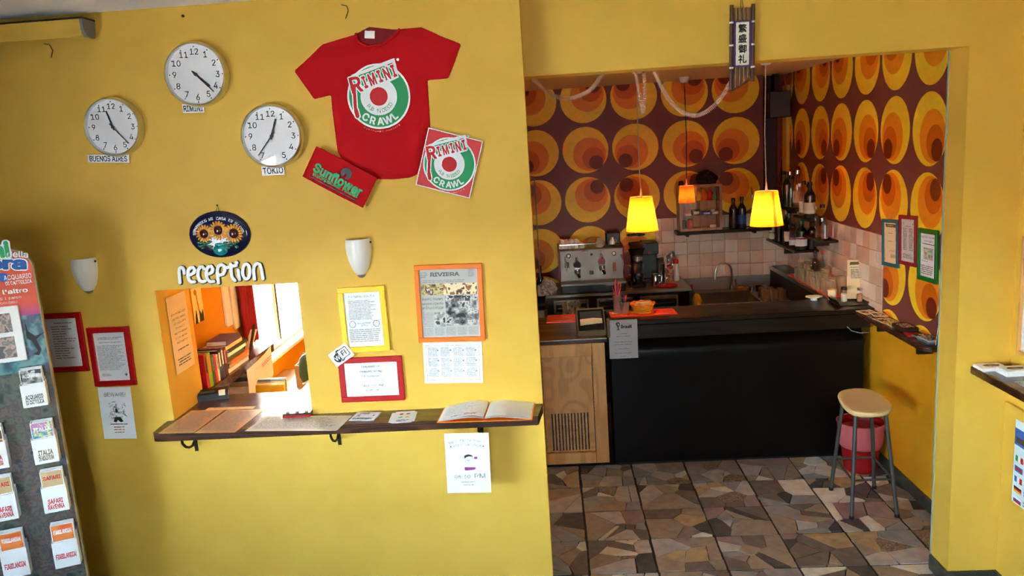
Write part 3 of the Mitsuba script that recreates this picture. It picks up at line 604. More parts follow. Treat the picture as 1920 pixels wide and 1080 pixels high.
p.text('RIVIERA', .44, .075, .052, 'blue_print' if 0 else 'mid_print', .50, weight=4); p.lines(.02, .04, .14, .12, .03, seed=4); p.lines(.84, .02, .98, .14, .028, seed=5); p.lines(.05, .155, .95, .19, .024, seed=6)
p.rect(.02, .21, .40, .375, 'photo_colour'); p.rect(.40, .21, .98, .375, 'photo_warm'); 
for i, t in enumerate(('Web hot, lavorano', 'vacanze risparmio', 'al Grand Hotel')): p.text(t, .2, .43 + .065 * i, .04, 'dark_grey', .37)
p.rect(.42, .385, .99, .83, 'photo_grey'); p.lines(.50, .40, .86, .43, .04, seed=28, ragged=0, mat='black_print'); p.rect(.22, .63, .40, .84, 'photo_grey'); p.lines(.03, .63, .20, .84, .022, seed=7, ragged=.05); 
for i in range(5): p.lines(.02 + .195 * i, .86, .19 + .195 * i, .985, .02, seed=10 + i, ragged=.05)
p.done()
p = loose('sheet_of_paper', 'white timetable sheet hanging under the orange newspaper frame', 'sheet of paper', WALL, ((792, 642), (904, 640), (905.5, 717.5), (797, 718.5)))
p.add(sbox(-p.w * .45, -p.h * .42, p.w * .45, p.h * .42).difference(sbox(-p.w * .446, -p.h * .414, p.w * .446, p.h * .414)), 'terracotta_print', 'border')
for i in range(4):
    for j in range(3): p.lines(.08 + .215 * i, .13 + .25 * j, .26 + .215 * i, .34 + .25 * j, .028, seed=20 + i * 3 + j); p.add(disc(p.xy(.25 + .215 * i, .2 + .25 * j), .0035, 10), ('dark_grey', 'blue_print', 'mid_print')[(i + j) % 3], 'dots')
p.done()
p = framed('picture_frame', 'red picture frame with a typed letter, right one of the pair near the brochure stand', 'picture frame', WALL, ((161, 616), (240, 612), (255, 722), (177, 726)), 0.026, 'red_lacquer')
p.lines(.12, .10, .92, .16, .03, seed=31); p.lines(.15, .20, .85, .23, .03, seed=30, ragged=0); p.lines(.06, .27, .9, .80, .026, seed=32); p.add(disc(p.xy(.87, .885), .006, 16), 'mid_print', 'stamp'); p.lines(.1, .86, .4, .93, .03, seed=33); p.done()
p = framed('picture_frame', 'red picture frame half hidden behind the edge of the brochure stand', 'picture frame', WALL, ((72, 590), (149, 585), (166, 696), (88, 700)), 0.026, 'red_lacquer')
p.lines(.25, .09, .85, .12, .03, seed=29, ragged=0, mat='mid_print'); p.lines(.15, .16, .9, .85, .05, seed=35, ragged=.5); p.done()
p = loose('sheet_of_paper', 'white BEWARE! sheet with a scribbled ink drawing under a red frame', 'sheet of paper', WALL, ((183, 728), (245, 724), (256, 823), (196, 822)), lift=.004)
p.text('BEWARE!', .5, .14, .075, 'mid_print', .66); rs = random.Random(8); sc = []
for j in range(34):
    a, b = rs.uniform(.3, .75), rs.uniform(.28, .60); sc.append(LineString([p.xy(a, b), p.xy(a + rs.uniform(-.1, .1), b + rs.uniform(-.04, .05)), p.xy(a + rs.uniform(-.12, .12), b + rs.uniform(-.05, .07))]).buffer(.0008))
p.add(union_all(sc), 'dark_grey', 'drawing'); p.add(Polygon([p.xy(*q) for q in ((.36, .66), (.42, .57), (.58, .57), (.66, .66), (.58, .68), (.5, .63), (.44, .68))]), 'black_print', 'drawing'); p.add(disc(p.xy(.49, .45), .006, 14, .011), 'black_print', 'drawing'); p.rect(.24, .705, .78, .72, 'black_print', 'drawing')
for i in range(3): p.lines(.32, .76 + i * .05, .68, .80 + i * .05, .045, seed=40 + i, centre=True, mat='terracotta_print')
p.done()
p = loose('sheet_of_paper', 'white FREE PASTA PARTY sheet hanging from the edge of the reception shelf', 'sheet of paper', Fr((0, -0.172, 0), (1, 0, 0), (0, 0, 1)), ((832, 812), (916, 812), (921.5, 923), (840, 924.5)), lift=.002)
p.add(affinity.translate(arc_text('FREE PASTA PARTY', p.h * .045, p.w * 1.25, 90, 36), 0, p.h * .38 - p.w * 1.25), 'mid_print', 'lettering'); p.add(affinity.translate(arc_text('EVERY SATURDAY', p.h * .042, p.w * 1.25, 90, 33), 0, p.h * .31 - p.w * 1.25), 'mid_print', 'lettering')
for a in (.13, .87): p.add(disc(p.xy(a, .22), .003, 10), 'black_print', 'dots')
cx, cy = p.xy(.52, .42); p.add(disc((cx, cy), .021, 24, .019).difference(disc((cx, cy), .0198, 24, .0178)), 'grey_print', 'drawing'); p.add(disc((cx, cy + .008), .019, 24, .012).difference(disc((cx + .004, cy - .004), .019, 24, .014)), 'black_print', 'drawing')
p.add(LineString([(cx - .009, cy - .006), (cx, cy - .011), (cx + .01, cy - .006)]).buffer(.001), 'dark_grey', 'drawing'); p.add(disc((cx + .033, cy + .002), .009, 16, .006), 'purple_print', 'drawing')
p.add(union_all([LineString([(cx - .030 + .006 * math.cos(t), cy + .008 + .006 * math.sin(t)), (cx - .030 + .018 * math.cos(t), cy + .008 + .016 * math.sin(t))]).buffer(.0005) for t in np.linspace(0, 6.28, 11)]), 'grey_print', 'drawing')
p.add(Polygon([p.xy(*q) for q in ((.42, .565), (.68, .572), (.66, .61), (.42, .625))]), 'purple_print', 'drawing'); p.text('08:30', .36, .725, .055, 'mid_print', .36); p.text('PM', .76, .715, .075, 'mid_print', .24); p.lines(.3, .81, .66, .84, .03, seed=50, centre=True); p.lines(.36, .86, .62, .89, .03, seed=51, centre=True); p.done()

# ------------------------------------------------------------------ the reception shelf, its brackets and what lies on it
ZT = 1.092
out = Polygon([(-1.81, -0.155), (-1.80, -0.165), (-1.785, -0.17), (-0.025, -0.17), (-0.02, -0.165), (0.0, -0.002), (XO2 - .001, -0.002), (XO2 - .001, 0.38), (XO1 + 0.001, 0.38), (XO1 + .001, -0.002), (-1.815, -0.01)])
k = thing('reception_shelf', 'dark wooden reception shelf running through the hatch in the yellow wall', 'shelf')
part('board', k, prism(out, ZT - 0.042, ZT), 'dark_wood'); part('front_edge', k, tube([(-1.79, -.168, ZT - .008), (-.9, -.171, ZT - .008), (-.03, -.169, ZT - .008)], .005, 8), 'dark_wood')
for x in (367, 637, 905):
    u = WALL.px(x, 828)[0]; b = part('bracket', k, join([box(u - .008, u + .008, -.004, -.0005, ZT - .16, ZT - .042), box(u - .008, u + .008, -.15, -.004, ZT - .046, ZT - .042)]), 'dark_metal')
    part('scroll', b, tube([(u, -.13 + .0, ZT - .046), (u, -.125, ZT - .075), (u, -.10, ZT - .10), (u, -.07, ZT - .115), (u, -.035, ZT - .12), (u, -.012, ZT - .105), (u, -.012, ZT - .085), (u, -.026, ZT - .083)], .006, 8), 'dark_metal', True)
TOP = Fr((0, 0, ZT), (1, 0, 0), (0, 1, 0))
def flat(name, label, cat, q, mat, t=0.0012, group=None, fr=TOP, lift=0.0006):
    f, w, h = fr.quad(*q, w=lift); k = thing(name, label, cat, group); part('sheet', k, box(-w / 2, w / 2, -h / 2, h / 2, 0, t), mat, fr=f); return Print(k, f, w, h, t)
p = flat('menu_sheet', 'laminated tan price sheet at the left end of the reception shelf', 'sheet of paper', ((357, 770), (418, 769), (366, 812), (301, 812)), 'paper_tan'); p.lines(.08, .08, .92, .92, .045, seed=60); p.done()
p = flat('menu_sheet', 'laminated tan price sheet, second from the left end of the reception shelf', 'sheet of paper', ((424, 768), (491, 769), (443, 811), (369, 812)), 'paper_tan', lift=.0006); p.lines(.08, .08, .92, .92, .045, seed=61); p.done()
p = flat('menu_sheet', 'laminated slip lying behind the two tan price sheets', 'sheet of paper', ((392, 764), (478, 763), (474, 767.5), (386, 768.5)), 'paper_cream'); p.lines(.05, .3, .95, .7, .3, seed=62, mat='terracotta_print'); p.done()
p = flat('leaflet', 'wide pale sheet in the sun on the reception shelf', 'sheet of paper', ((502, 781), (658, 779), (637, 805), (450, 811)), 'paper_pale'); p.lines(.05, .1, .95, .9, .06, seed=63); p.done()
for i in range(3):
    dx = i * 0.8; p = flat('card', ('white flyer at the bottom of the THIS IS CARNABY stack on the shelf', 'white flyer in the middle of the THIS IS CARNABY stack on the shelf', 'white flyer reading THIS IS CARNABY on top of its stack')[i], 'flyer', ((675 - dx, 773 + 0), (716 - dx, 772.5), (702 - dx, 788.5), (652 - dx, 789)), 'paper_white', .0015, 'flyers on the reception shelf', lift=.0004 + i * .0016)
    if i == 2:
        for j, t in enumerate(('THIS', 'IS', 'CARNABY')): p.text(t, (.36, .22, .5)[j], .2 + .29 * j, .19, width=(.42, .14, .8)[j], weight=3)
        p.add(disc(p.xy(.82, .42), .006, 10), 'black_print', 'dots')
    p.done()
for i, q in enumerate((((738, 775), (783, 772), (777, 789), (725, 794)), ((741, 772.5), (778, 771), (772, 791.5), (735, 794)))):
    p = flat('card', ('colourful flyer lying skewed under another one beside the guest book', 'white flyer with round colour stamps lying on top beside the guest book')[i], 'flyer', q, 'paper_white', .0015, 'flyers on the reception shelf', lift=.0005 + i * .002)
    for j, c in enumerate(('print_red', 'mid_print', 'mint_print', 'sponge_yellow')): p.add(disc(p.xy(.35 + .35 * (j % 2), .25 + .28 * (j // 2)), .010, 16, .009), c, 'stamps')
    p.lines(.2, .75, .9, .95, .1, seed=70 + i, mat='blue_print'); p.done()
# open guest book
f, w, h = TOP.quad((862, 754), (1003, 766), (994, 811), (808, 815), w=.01); f = Fr(np.array([-.255, -.10, ZT + .0005]), (1, -.045, 0), (0.045, 1, 0)); w, h = .43, .225
k = thing('guest_book', 'open guest book with an orange cover on the right end of the shelf', 'book')
part('cover', k, join([box(-w / 2, -.006, -h / 2, h / 2, 0, .004, .001), box(.006, w / 2, -h / 2, h / 2, .0, .004, .001), box(-.006, .006, -h / 2, h / 2, 0, .006)]), 'orange_lacquer', fr=f)
def leaf(sg, lift): return thick(grid(20, 4, lambda a, b: (sg * (0.004 + a * (w / 2 - .010)), (b - .5) * (h - .010) * sg, 0.006 + lift * (math.sin(min(1, a * 2.2) * math.pi / 2) * (1 - a) * .6 + .35 * (1 - a)))), .0015)
part('page', k, leaf(-1, .040), 'paper_white', True, fr=f); part('page', k, leaf(1, .034), 'paper_white', True, fr=f)
part('page_block', k, join([leaf(-1, .026), leaf(1, .022)]), 'paper_pale', 30, fr=f)
def onpage(s, sg, lift=.040):
    m = plate(s, 0); a = np.clip((np.abs(m[0][:, 0]) - .004) / (w / 2 - .010), 0, 1); m[0][:, 2] = .0068 + lift * (np.sin(np.minimum(1, a * 2.2) * np.pi / 2) * (1 - a) * .6 + .35 * (1 - a)); return m
part('handwriting', k, onpage(lines(-.19, -.05, -.03, .09, .017, 80, ink=.18), -1), 'grey_print', fr=f); part('handwriting', k, onpage(text('Kops', .016, (-.13, -.085), 180), -1), 'black_print', fr=f); part('handwriting', k, onpage(lines(-.095, -.095, -.03, -.068, .008, 81, ink=.4), -1), 'print_red', fr=f)
# card terminal and the red box in the hatch
p0 = at(388, 748, z=ZT); k = thing('card_terminal', 'black card terminal at the left side of the hatch', 'card terminal'); f = Fr((p0[0] + .035, p0[1] + .01, ZT + .0005), (.95, .3, 0), (-.3, .95, 0))
part('body', k, hull([(x, y, z) for x in (-.075, .075) for y, z in ((-.045, 0), (.045, 0), (-.045, .035), (.045, .045), (.0, .052))]), 'black_plastic', fr=f); part('keypad', k, box(-.07, .01, -.04, .0, .038, .046, .003), 'dark_grey', fr=f); part('screen', k, box(.03, .062, -.046, -.02, .022, .046), 'label_cream', fr=f)
p0 = at(560, 779, z=ZT); k = thing('metal_box', 'small grey and red box with three knobs in the hatch', 'box'); f = Fr((p0[0], p0[1] - .005, ZT + .0005), (1, .02, 0), (0, 1, 0))
part('base', k, box(-.067, .067, -.03, .03, 0, .012, .002), 'red_lacquer', fr=f); part('top', k, box(-.067, .067, -.03, .03, .012, .022, .002), 'brown_plastic', fr=f)
for i in range(3): part('knob', k, cyl((-.045 + .045 * i, -.012, .022), (-.045 + .045 * i, -.012, .03), .008), 'chrome', 40, fr=f)
# ------------------------------------------------------------------ seen through the reception hatch
p = loose('notice', 'tall cream notice about card payments taped inside the hatch', 'notice', JAMB, ((307, 558), (345, 547), (367, 683), (334, 700)), 'paper_cream', .004)
for i, t in enumerate(('Each single card', 'payment will be', 'calculated with', 'an extra 2%', 'ask at reception', 'for the nearest', 'cash machine')): p.text(t, .5, .24 + .062 * i, .028, 'dark_grey', (.72, .7, .66, .5, .68, .62, .56)[i], name='small_print')
p.lines(.2, .70, .85, .74, .03, seed=90, centre=True, mat='mid_print'); p.lines(.15, .82, .85, .93, .035, seed=91, centre=True, mat='mid_print'); p.done()
f = LEFT; k = thing('poster', 'narrow poster of dark shapes on the orange wall inside the hatch', 'poster')
a, b, c, d = (f.px(*q, .003) for q in ((356, 543), (376, 540), (384, 599), (367, 609)))
x0, x1, z0, z1 = (a[0] + d[0]) / 2, (b[0] + c[0]) / 2, (c[1] + d[1]) / 2, (a[1] + b[1]) / 2 + .03
part('sheet', k, box(x0, x1, z0, z1, .001, .003), 'paper_cream', fr=f); ww, hh = x1 - x0, z1 - z0
part('picture', k, plate(union_all([Polygon([(x0 + ww * u, z0 + hh * v) for u, v in q]) for q in (((.05, 0), (.25, .36), (.3, .3), (.34, .0)), ((.5, 0), (.55, .35), (.75, .2), (.95, .3), (.97, 0)))]), .0034), 'black_print', fr=f)
part('picture', k, plate(union_all([disc((x0 + ww * .38, z0 + hh * .78), ww * .15, 20, hh * .07), Polygon([(x0 + ww * u, z0 + hh * v) for u, v in ((.4, .74), (.52, .76), (.6, .3), (.48, .3))])]), .0034), 'terracotta_print', fr=f)
part('lettering', k, plate(sbox(x0 + ww * .05, z0 + hh * .90, x1 - ww * .05, z1 - hh * .02), .0034), 'label_red', fr=f)
# two pale boards beside the curtain
k = thing('blind', 'pale vertical blind strips at the left of the red curtain', 'blind')
ys = [LEFT.px(x, 600, .02)[0] for x in (427, 437.5, 441, 451)]
zb = LEFT.px(445, 617, .02)[1]
for i in (0, 2): part('strip', k, box(-1.949, -1.935, ys[i], ys[i + 1], zb + .02 * (2 - i), 2.2, .002), 'paper_pale')
part('rail', k, box(-1.949, -1.925, ys[0] - .02, ys[3] + .02, 2.2, 2.24, .003), 'white_paint')
y0, y1 = LEFT.px(450, 590, .05)[0], LEFT.px(474, 590, .05)[0]
k = thing('curtain', 'dark red curtain beside the sunny window in the hatch', 'curtain')
v, ff = grid(60, 2, lambda a, b: (-1.905 + .018 * math.sin(a * 30) + .006 * math.sin(a * 71), y0 + .05 + a * (y1 - y0 - .03), 1.14 + b * 1.13)); part('fabric', k, thick((v, ff[:, ::-1]), .004), 'curtain_red', True)
part('curtain_rail', k, cyl((-1.90, y0 + .02, 2.29), (-1.90, 2.9, 2.29), .012), 'dark_metal', True)
for i in range(6): part('ring', k, lathe([(.014, -.004), (.02, 0), (.014, .004)], 12, (0, 0, 0)), 'dark_metal', fr=Fr((-1.90, y0 + .04 + (y1 - y0) * i / 5, 2.284), (1, 0, 0), (0, 0, 1)))
# window: white frame, open sash and sill
yp = LEFT.px(521, 600, -.03)[0]
k = 'window_1'; struct(k, join([box(-2.06, -1.99, 1.47, 1.52, .93, 2.35, .004), box(-2.06, -1.99, 2.95, 3.0, .93, 2.35, .004), box(-2.06, -1.99, 1.52, 2.95, .93, .98, .004), box(-2.06, -1.99, 1.52, 2.95, 2.30, 2.35, .004), box(-2.06, -1.985, yp - .035, yp + .035, .98, 2.30, .004)]), 'white_paint')
part('pane', k, box(-2.028, -2.026, 1.52, yp - .035, .98, 2.30), 'glass'); part('pane', k, box(-2.028, -2.026, yp + .035, 2.95, .98, 2.30), 'glass')
part('seal', k, box(-1.985, -1.98, yp + .02, yp + .034, .98, 2.30), 'dark_metal')
struct('trim_6', box(-2.08, -1.90, 1.47, 3.0, .905, .932, .004), 'white_paint')
# outdoors: sunlit ground, wooden rails and shrubs
struct('ground', box(-30, -3.4, -12, 14, -.2, -.12), 'paper_pale')
k = thing('fence', 'weathered grey wooden rail fence outside the reception window', 'fence')
fy = [1.0, 2.4, 3.9, 5.5, 7.2, 9.0]
for y in fy: part('post', k, box(-4.86, -4.78, y - .04, y + .04, -.12, 1.15, .008), 'grey_wood')
for z in (.42, .74, 1.05): part('rail', k, box(-4.78, -4.75, .9, 9.1, z - .06, z + .06, .006), 'grey_wood')
def shrub(label, c, r, seed):
    rg_ = np.random.default_rng(seed); n = 420; d = rg_.normal(size=(n, 3)); d /= np.linalg.norm(d, axis=1)[:, None]; pos = np.array(c) + d * np.array(r) * rg_.uniform(.55, 1, (n, 1)); V, F = [], []
    for i, q in enumerate(pos):
        a, b = rg_.normal(size=3), rg_.normal(size=3); a /= np.linalg.norm(a); b -= a * (a @ b); b /= np.linalg.norm(b); V += [q - a * .07, q + b * .035, q + a * .07, q - b * .035]; F += [[4 * i, 4 * i + 1, 4 * i + 2], [4 * i, 4 * i + 2, 4 * i + 3]]
    k = thing('shrub', label, 'shrub'); part('foliage', k, (np.array(V), np.array(F)), 'leaf', stuff=True); part('stem', k, tube([(c[0], c[1], -.12), (c[0] + .03, c[1], c[2] * .5), (c[0], c[1], c[2] + r[2] * .5)], [.04, .03, .015], 8), 'grey_wood')
scene['bsdf_leaf'] = {'type': 'principledthin', 'base_color': {'type': 'rgb', 'value': [.20, .36, .10]}, 'roughness': .6, 'diff_trans': .7}
shrub('green shrub beyond the rail fence, left of the window post', (-6.4, 4.3, .9), (.9, 1.0, 1.0), 1); shrub('green shrub beyond the rail fence, right of the window post', (-7.0, 8.2, .8), (1.0, 1.3, .9), 2)
k = thing('wire', 'thin dark cable hanging outside the reception window', 'cable'); part('strand', k, tube([(-2.075, yp + .22, 2.6), (-2.10, yp + .23, 1.9), (-2.09, yp + .20, 1.55), (-2.10, yp + .24, 1.3)], .008, 6), 'dark_metal', True)

# book shelf on the left wall
SZ = 1.125; ye = LEFT.px(506, 658, .19)[0]
k = thing('book_shelf', 'dark brown shelf full of books inside the hatch', 'shelf'); part('board', k, box(-1.945, -1.76, .36, 1.33, SZ - .05, SZ, .003), 'dark_wood')
for y in (.45, 1.25): part('bracket', k, box(-1.948, -1.80, y - .01, y + .01, SZ - .1, SZ - .05), 'dark_metal')
bk = [('red_lacquer', .030, .19, 'tall book with a black, red and white spine, first on the shelf', 'black_plastic'), ('lime_book', .040, .185, 'lime green book with an orange top, second on the shelf', 'orange_print'), ('sage_green', .030, .165, 'grey green book beside the lime green one', 'mid_print'), ('straw_red', .026, .155, 'red pink book with a thin spine', 'purple_print'),
      ('label_cream', .022, .15, 'cream book left of the dark blue one', 'terracotta_print'), ('navy_glaze', .034, .165, 'dark blue book with a white title', 'paper_white'), ('purple_book', .030, .17, 'purple book with a white title', 'print_white'), ('wine_brown', .034, .16, 'dark red brown book, last of the upright row', 'straw_pink')]
y = .372
for m, t, h, lab, sp in bk:
    k = thing('book', lab, 'book', 'books on the reception shelf'); x1 = -1.775
    part('cover', k, join([box(x1 - .135, x1, y, y + .003, SZ + .001, SZ + h), box(x1 - .135, x1, y + t - .003, y + t, SZ + .001, SZ + h), box(x1 - .003, x1, y + .003, y + t - .003, SZ + .001, SZ + h)]), m)
    part('pages', k, box(x1 - .13, x1 - .004, y + .003, y + t - .003, SZ + .004, SZ + h - .004), 'paper_pale'); part('spine_print', k, box(x1, x1 + .0006, y + t * .25, y + t * .75, SZ + h * .45, SZ + h * .92), sp)
    y += t + .004
yb = y + .02; z = SZ + .001
for i, (m, t, d, w, lab) in enumerate((('paper_white', .024, .30, .13, 'white paperback lying at the bottom of the pile'), ('cardboard', .022, .29, .14, 'brown paper folder near the bottom of the book pile'), ('orange_print', .018, .27, .13, 'orange book in the pile'), ('sage_green', .026, .25, .135, 'dark green book in the pile'), ('paper_white', .022, .26, .13, 'white book in the middle of the pile'), ('black_plastic', .016, .28, .135, 'thin black folder on the pile'), ('paper_cream', .024, .24, .13, 'cream book near the top of the pile'), ('purple_book', .03, .20, .12, 'purple book on top of the pile'))):
    k = thing('book', lab, 'book', 'books on the reception shelf'); o = .012 * ((i * 7) % 3 - 1); x1 = -1.775 + o * .5
    part('cover', k, join([box(x1 - w, x1, yb + o, yb + o + d, z, z + .003), box(x1 - w, x1, yb + o, yb + o + d, z + t - .003, z + t), box(x1 - .003, x1, yb + o, yb + o + d, z + .003, z + t - .003)]), m); part('pages', k, box(x1 - w + .003, x1 - .004, yb + o + .003, yb + o + d - .003, z + .003, z + t - .003), 'paper_pale'); z += t + .0008
k = thing('booklet', 'dark booklet standing open and aslant by the red curtain', 'booklet'); part('cover', k, hull([(x, yy, zz) for x in (-1.80, -1.785) for yy, zz in ((yb + .32, SZ + .002), (yb + .33, SZ + .002), (yb + .47, SZ + .17), (yb + .46, SZ + .175))]), 'wine_brown'); part('cover', k, hull([(x, yy, zz) for x in (-1.84, -1.80) for yy, zz in ((yb + .34, SZ + .002), (yb + .35, SZ + .002), (yb + .52, SZ + .13), (yb + .51, SZ + .135))]), 'paper_pale')
# paper hanging from the end of the shelf, files and desk below
f = Fr((-1.715, 0, 0), (0, 1, 0), (0, 0, 1)); f, w, h = f.quad((458, 690), (502, 657), (517, 712), (468, 737), w=.0)
k = thing('note_sheet', 'handwritten grey note sheet with red heading hanging from the shelf end', 'note')
part('sheet', k, thick(grid(10, 10, lambda a, b: ((a - .5) * w, (b - .5) * h, .012 * math.sin(a * 3) + .01 * b)), .001), 'paper_pale', True, fr=f); p = Print(k, f, w, h, .028); p.lines(.1, .15, .9, .9, .07, seed=95, ink=.15, mat='grey_print'); p.lines(.45, .2, .9, .3, .06, seed=96, mat='straw_red'); p.done()
k = thing('file_box', 'dark blue file box on the desk below the book shelf', 'file box'); q = at(452, 735, z=1.08); q2 = at(464, 735, z=1.08)
part('box', k, box(-1.94, -1.75, 1.02, 1.14, .78, 1.05, .004), 'navy_glaze'); part('label', k, box(-1.75, -1.749, 1.05, 1.11, .88, 1.0), 'paper_white')
for i in range(3):
    k = thing('file', ('pale document wallet upright by the file box', 'grey document wallet leaning by the file box', 'cream document wallet behind the file box')[i], 'document wallet', 'wallets on the reception desk'); part('cover', k, hull([(x, .80 + .045 * i + d + (.03 if z > 1 else 0), z) for x in (-1.94, -1.745) for d in (0, .02) for z in (.78, 1.02 + .012 * i)]), ('paper_pale', 'mid_print', 'paper_cream')[i]); part('pages', k, box(-1.93, -1.74, .803 + .045 * i, .815 + .045 * i, .79, 1.0), 'paper_white')
k = thing('desk', 'cream reception desk behind the hatch', 'desk'); part('top', k, box(-1.94, -.95, .42, 1.95, .745, .775, .003), 'desk_cream'); part('front_panel', k, box(-1.94, -.95, .42, .44, .05, .745), 'desk_cream')
for x in (-1.92, -1.0):
    for yy in (.5, 1.9): part('leg', k, box(x, x + .05, yy - .05, yy, -.008, .745), 'dark_metal')
k = thing('cardboard_box', 'open cardboard box on the reception desk near the window', 'box')
c = (-1.52, 1.60)
part('side', k, box(c[0] - .17, c[0] + .17, c[1] - .13, c[1] - .124, .776, .93), 'cardboard'); part('side', k, box(c[0] - .17, c[0] + .17, c[1] + .124, c[1] + .13, .776, .93), 'cardboard'); part('side', k, box(c[0] - .17, c[0] - .164, c[1] - .124, c[1] + .124, .776, .93), 'cardboard'); part('side', k, box(c[0] + .164, c[0] + .17, c[1] - .124, c[1] + .124, .776, .93), 'cardboard'); part('bottom', k, box(c[0] - .164, c[0] + .164, c[1] - .124, c[1] + .124, .776, .782), 'cardboard')
k = thing('tray', 'pale desk drawer unit in the sun on the reception desk', 'drawer unit'); part('case', k, box(-1.42, -1.02, .60, .95, .776, .98, .004), 'desk_cream'); part('drawer_front', k, box(-1.41, -1.03, .594, .60, .79, .965, .002), 'desk_cream'); part('knob', k, cyl((-1.22, .594, .88), (-1.22, .58, .88), .01), 'chrome', True)
for i in range(5):
    k = thing('brochure', ('yellow brochure at the front of the leaning stack by the desk drawer unit', 'cream brochure, second in the leaning stack by the desk drawer unit', 'brown brochure in the middle of the leaning stack by the desk drawer unit', 'green brochure, fourth in the leaning stack by the desk drawer unit', 'pale brochure at the back of the leaning stack by the desk drawer unit')[i], 'brochure', 'brochures on the reception desk'); part('cover', k, hull([(x, .52 + .012 * i + d + (.05 if z > 1 else 0), z) for x in (-1.60, -1.44) for d in (0, .008) for z in (.776, 1.075 + .006 * i)]), ('sponge_yellow', 'paper_cream', 'cardboard', 'sage_green', 'paper_pale')[i])
# desk lamp at the right edge of the hatch
k = thing('desk_lamp', 'desk lamp with a glowing white bulb at the right edge of the hatch', 'desk lamp'); lx, ly, lz = at(577, 676, y=1.10); f = Fr((lx, ly, lz), (.8, -.3, .5), (.2, .95, .1))
part('shade', k, thick(lathe([(.105, -.10), (.098, -.05), (.07, .0), (.035, .04), (.0, .05)], 32), .003), 'sage_green', 50, fr=f); part('rim', k, tube([(f.p(.106 * math.cos(t), .106 * math.sin(t), -.10)) for t in np.linspace(0, 2 * math.pi, 33)], .005, 8), 'white_paint', True)
bulb = ball((0, 0, -.075), (.03, .03, .035), 2); key_ = part('bulb', k, bulb, 'ceramic_white', True, fr=f); scene[key_]['emitter'] = {'type': 'area', 'radiance': {'type': 'rgb', 'value': [DL * 1.0, DL * .85, DL * .6]}}
part('arm', k, tube([f.p(0, 0, .05), (lx + .12, ly + .15, lz + .05), (lx + .15, ly + .2, .9), (lx + .10, ly + .22, .80)], .007, 8), 'dark_metal', True); part('base', k, lathe([(.07, 0), (.07, .012), (.02, .022), (0, .024)], 24, (lx + .10, ly + .22, .777)), 'dark_metal', 40)
# ------------------------------------------------------------------ the bar counter
ZBAR = 1.06
k = thing('bar_counter', 'dark brown bar counter with a glossy black front', 'bar counter')
part('top', k, box(.44, XB - .002, YB - 1.95, 2.12, ZBAR - .035, ZBAR, .006), 'dark_wood_deep')
part('fascia', k, box(.445, XB - .03, 1.738, 1.765, .925, ZBAR - .035, .004), 'dark_wood_deep')
prof = [(1.80, .925), (1.78, .90), (1.765, .875), (1.745, .86), (1.735, .84), (1.732, .80), (1.736, .60), (1.74, .10), (1.75, .02)]
v = np.array([(x, yy, z) for x in (.452, 2.16) for yy, z in prof]); n = len(prof); F = [[i, i + 1, n + i + 1] for i in range(n - 1)] + [[i, n + i + 1, n + i] for i in range(n - 1)]
body = join([(v, np.array(F)), box(.452, 2.16, 1.80, 2.08, -.006, .925), box(.452, .46, 1.75, 1.8, .02, .90)])
part('front_panel', k, (v, np.array(F)), 'black_gloss', 35); part('body', k, box(.452, 2.16, 1.803, 2.08, -.006, .92), 'black_plastic'); part('plinth', k, box(.47, 2.14, 1.765, 1.80, -.006, .05), 'black_plastic')
part('corner_post', k, box(.425, .445, 1.70, 1.76, .955, ZBAR + .02, .004), 'card_brown', label='worn wooden corner post')
q = [at(x, y, y=1.733) for x, y in ((1588, 612), (1596, 620), (1612, 624), (1630, 623))]
part('cable', k, tube([(a[0], 1.729, a[2]) for a in q], .003, 6), 'grey_print', True, label='thin grey cable drooping below the counter edge')

# ------------------------------------------------------------------ low cabinet of pale wood
k = thing('cabinet', 'pale wooden cabinet with a slotted vent at the left end of the bar', 'cabinet')
cx0, cx1, cy0, cz0, cz1 = -.10, .405, 1.735, .035, .915
part('top', k, box(-.14, .422, 1.715, 2.45, .92, .953, .003), 'dark_wood'); part('edge_strip', k, box(-.14, .422, 1.711, 1.716, .946, .953), 'steel')
part('side', k, box(cx1 - .02, cx1, cy0 + .02, 2.4, cz0, cz1), 'pine'); part('side', k, box(cx0, cx0 + .02, cy0 + .02, 2.4, cz0, cz1), 'pine')
part('stile', k, box(.315, cx1, cy0 - .004, cy0 + .018, cz0, cz1, .0015), 'pine'); part('stile', k, box(cx0, -.04, cy0 - .004, cy0 + .018, cz0, cz1, .0015), 'pine')
part('rail', k, box(-.038, .313, cy0 - .004, cy0 + .018, .825, cz1, .002), 'pine'); part('rail', k, box(-.038, .313, cy0 - .004, cy0 + .018, cz0, .118, .002), 'pine')
panel = sbox(-.036, .121, .311, .822)
sl = [at(x, 840, y=cy0)[0] for x in np.linspace(1038.5, 1105, 12)]; za, zb_ = at(1070, 776, y=cy0)[2], at(1070, 846, y=cy0)[2]
for x in sl: panel = panel.difference(sbox(x - .005, zb_, x + .005, za))
FC = Fr((0, cy0 + .013, 0), (1, 0, 0), (0, 0, 1))
part('panel', k, prism(panel, -.008, 0), 'ply_panel', fr=FC); part('vent_backing', k, box(-.04, .315, cy0 + .03, cy0 + .035, cz0 + .01, cz1 - .01), 'black_plastic'); part('plinth', k, box(cx0, cx1 - .01, cy0 + .06, 2.4, -.006, cz0), 'black_plastic')

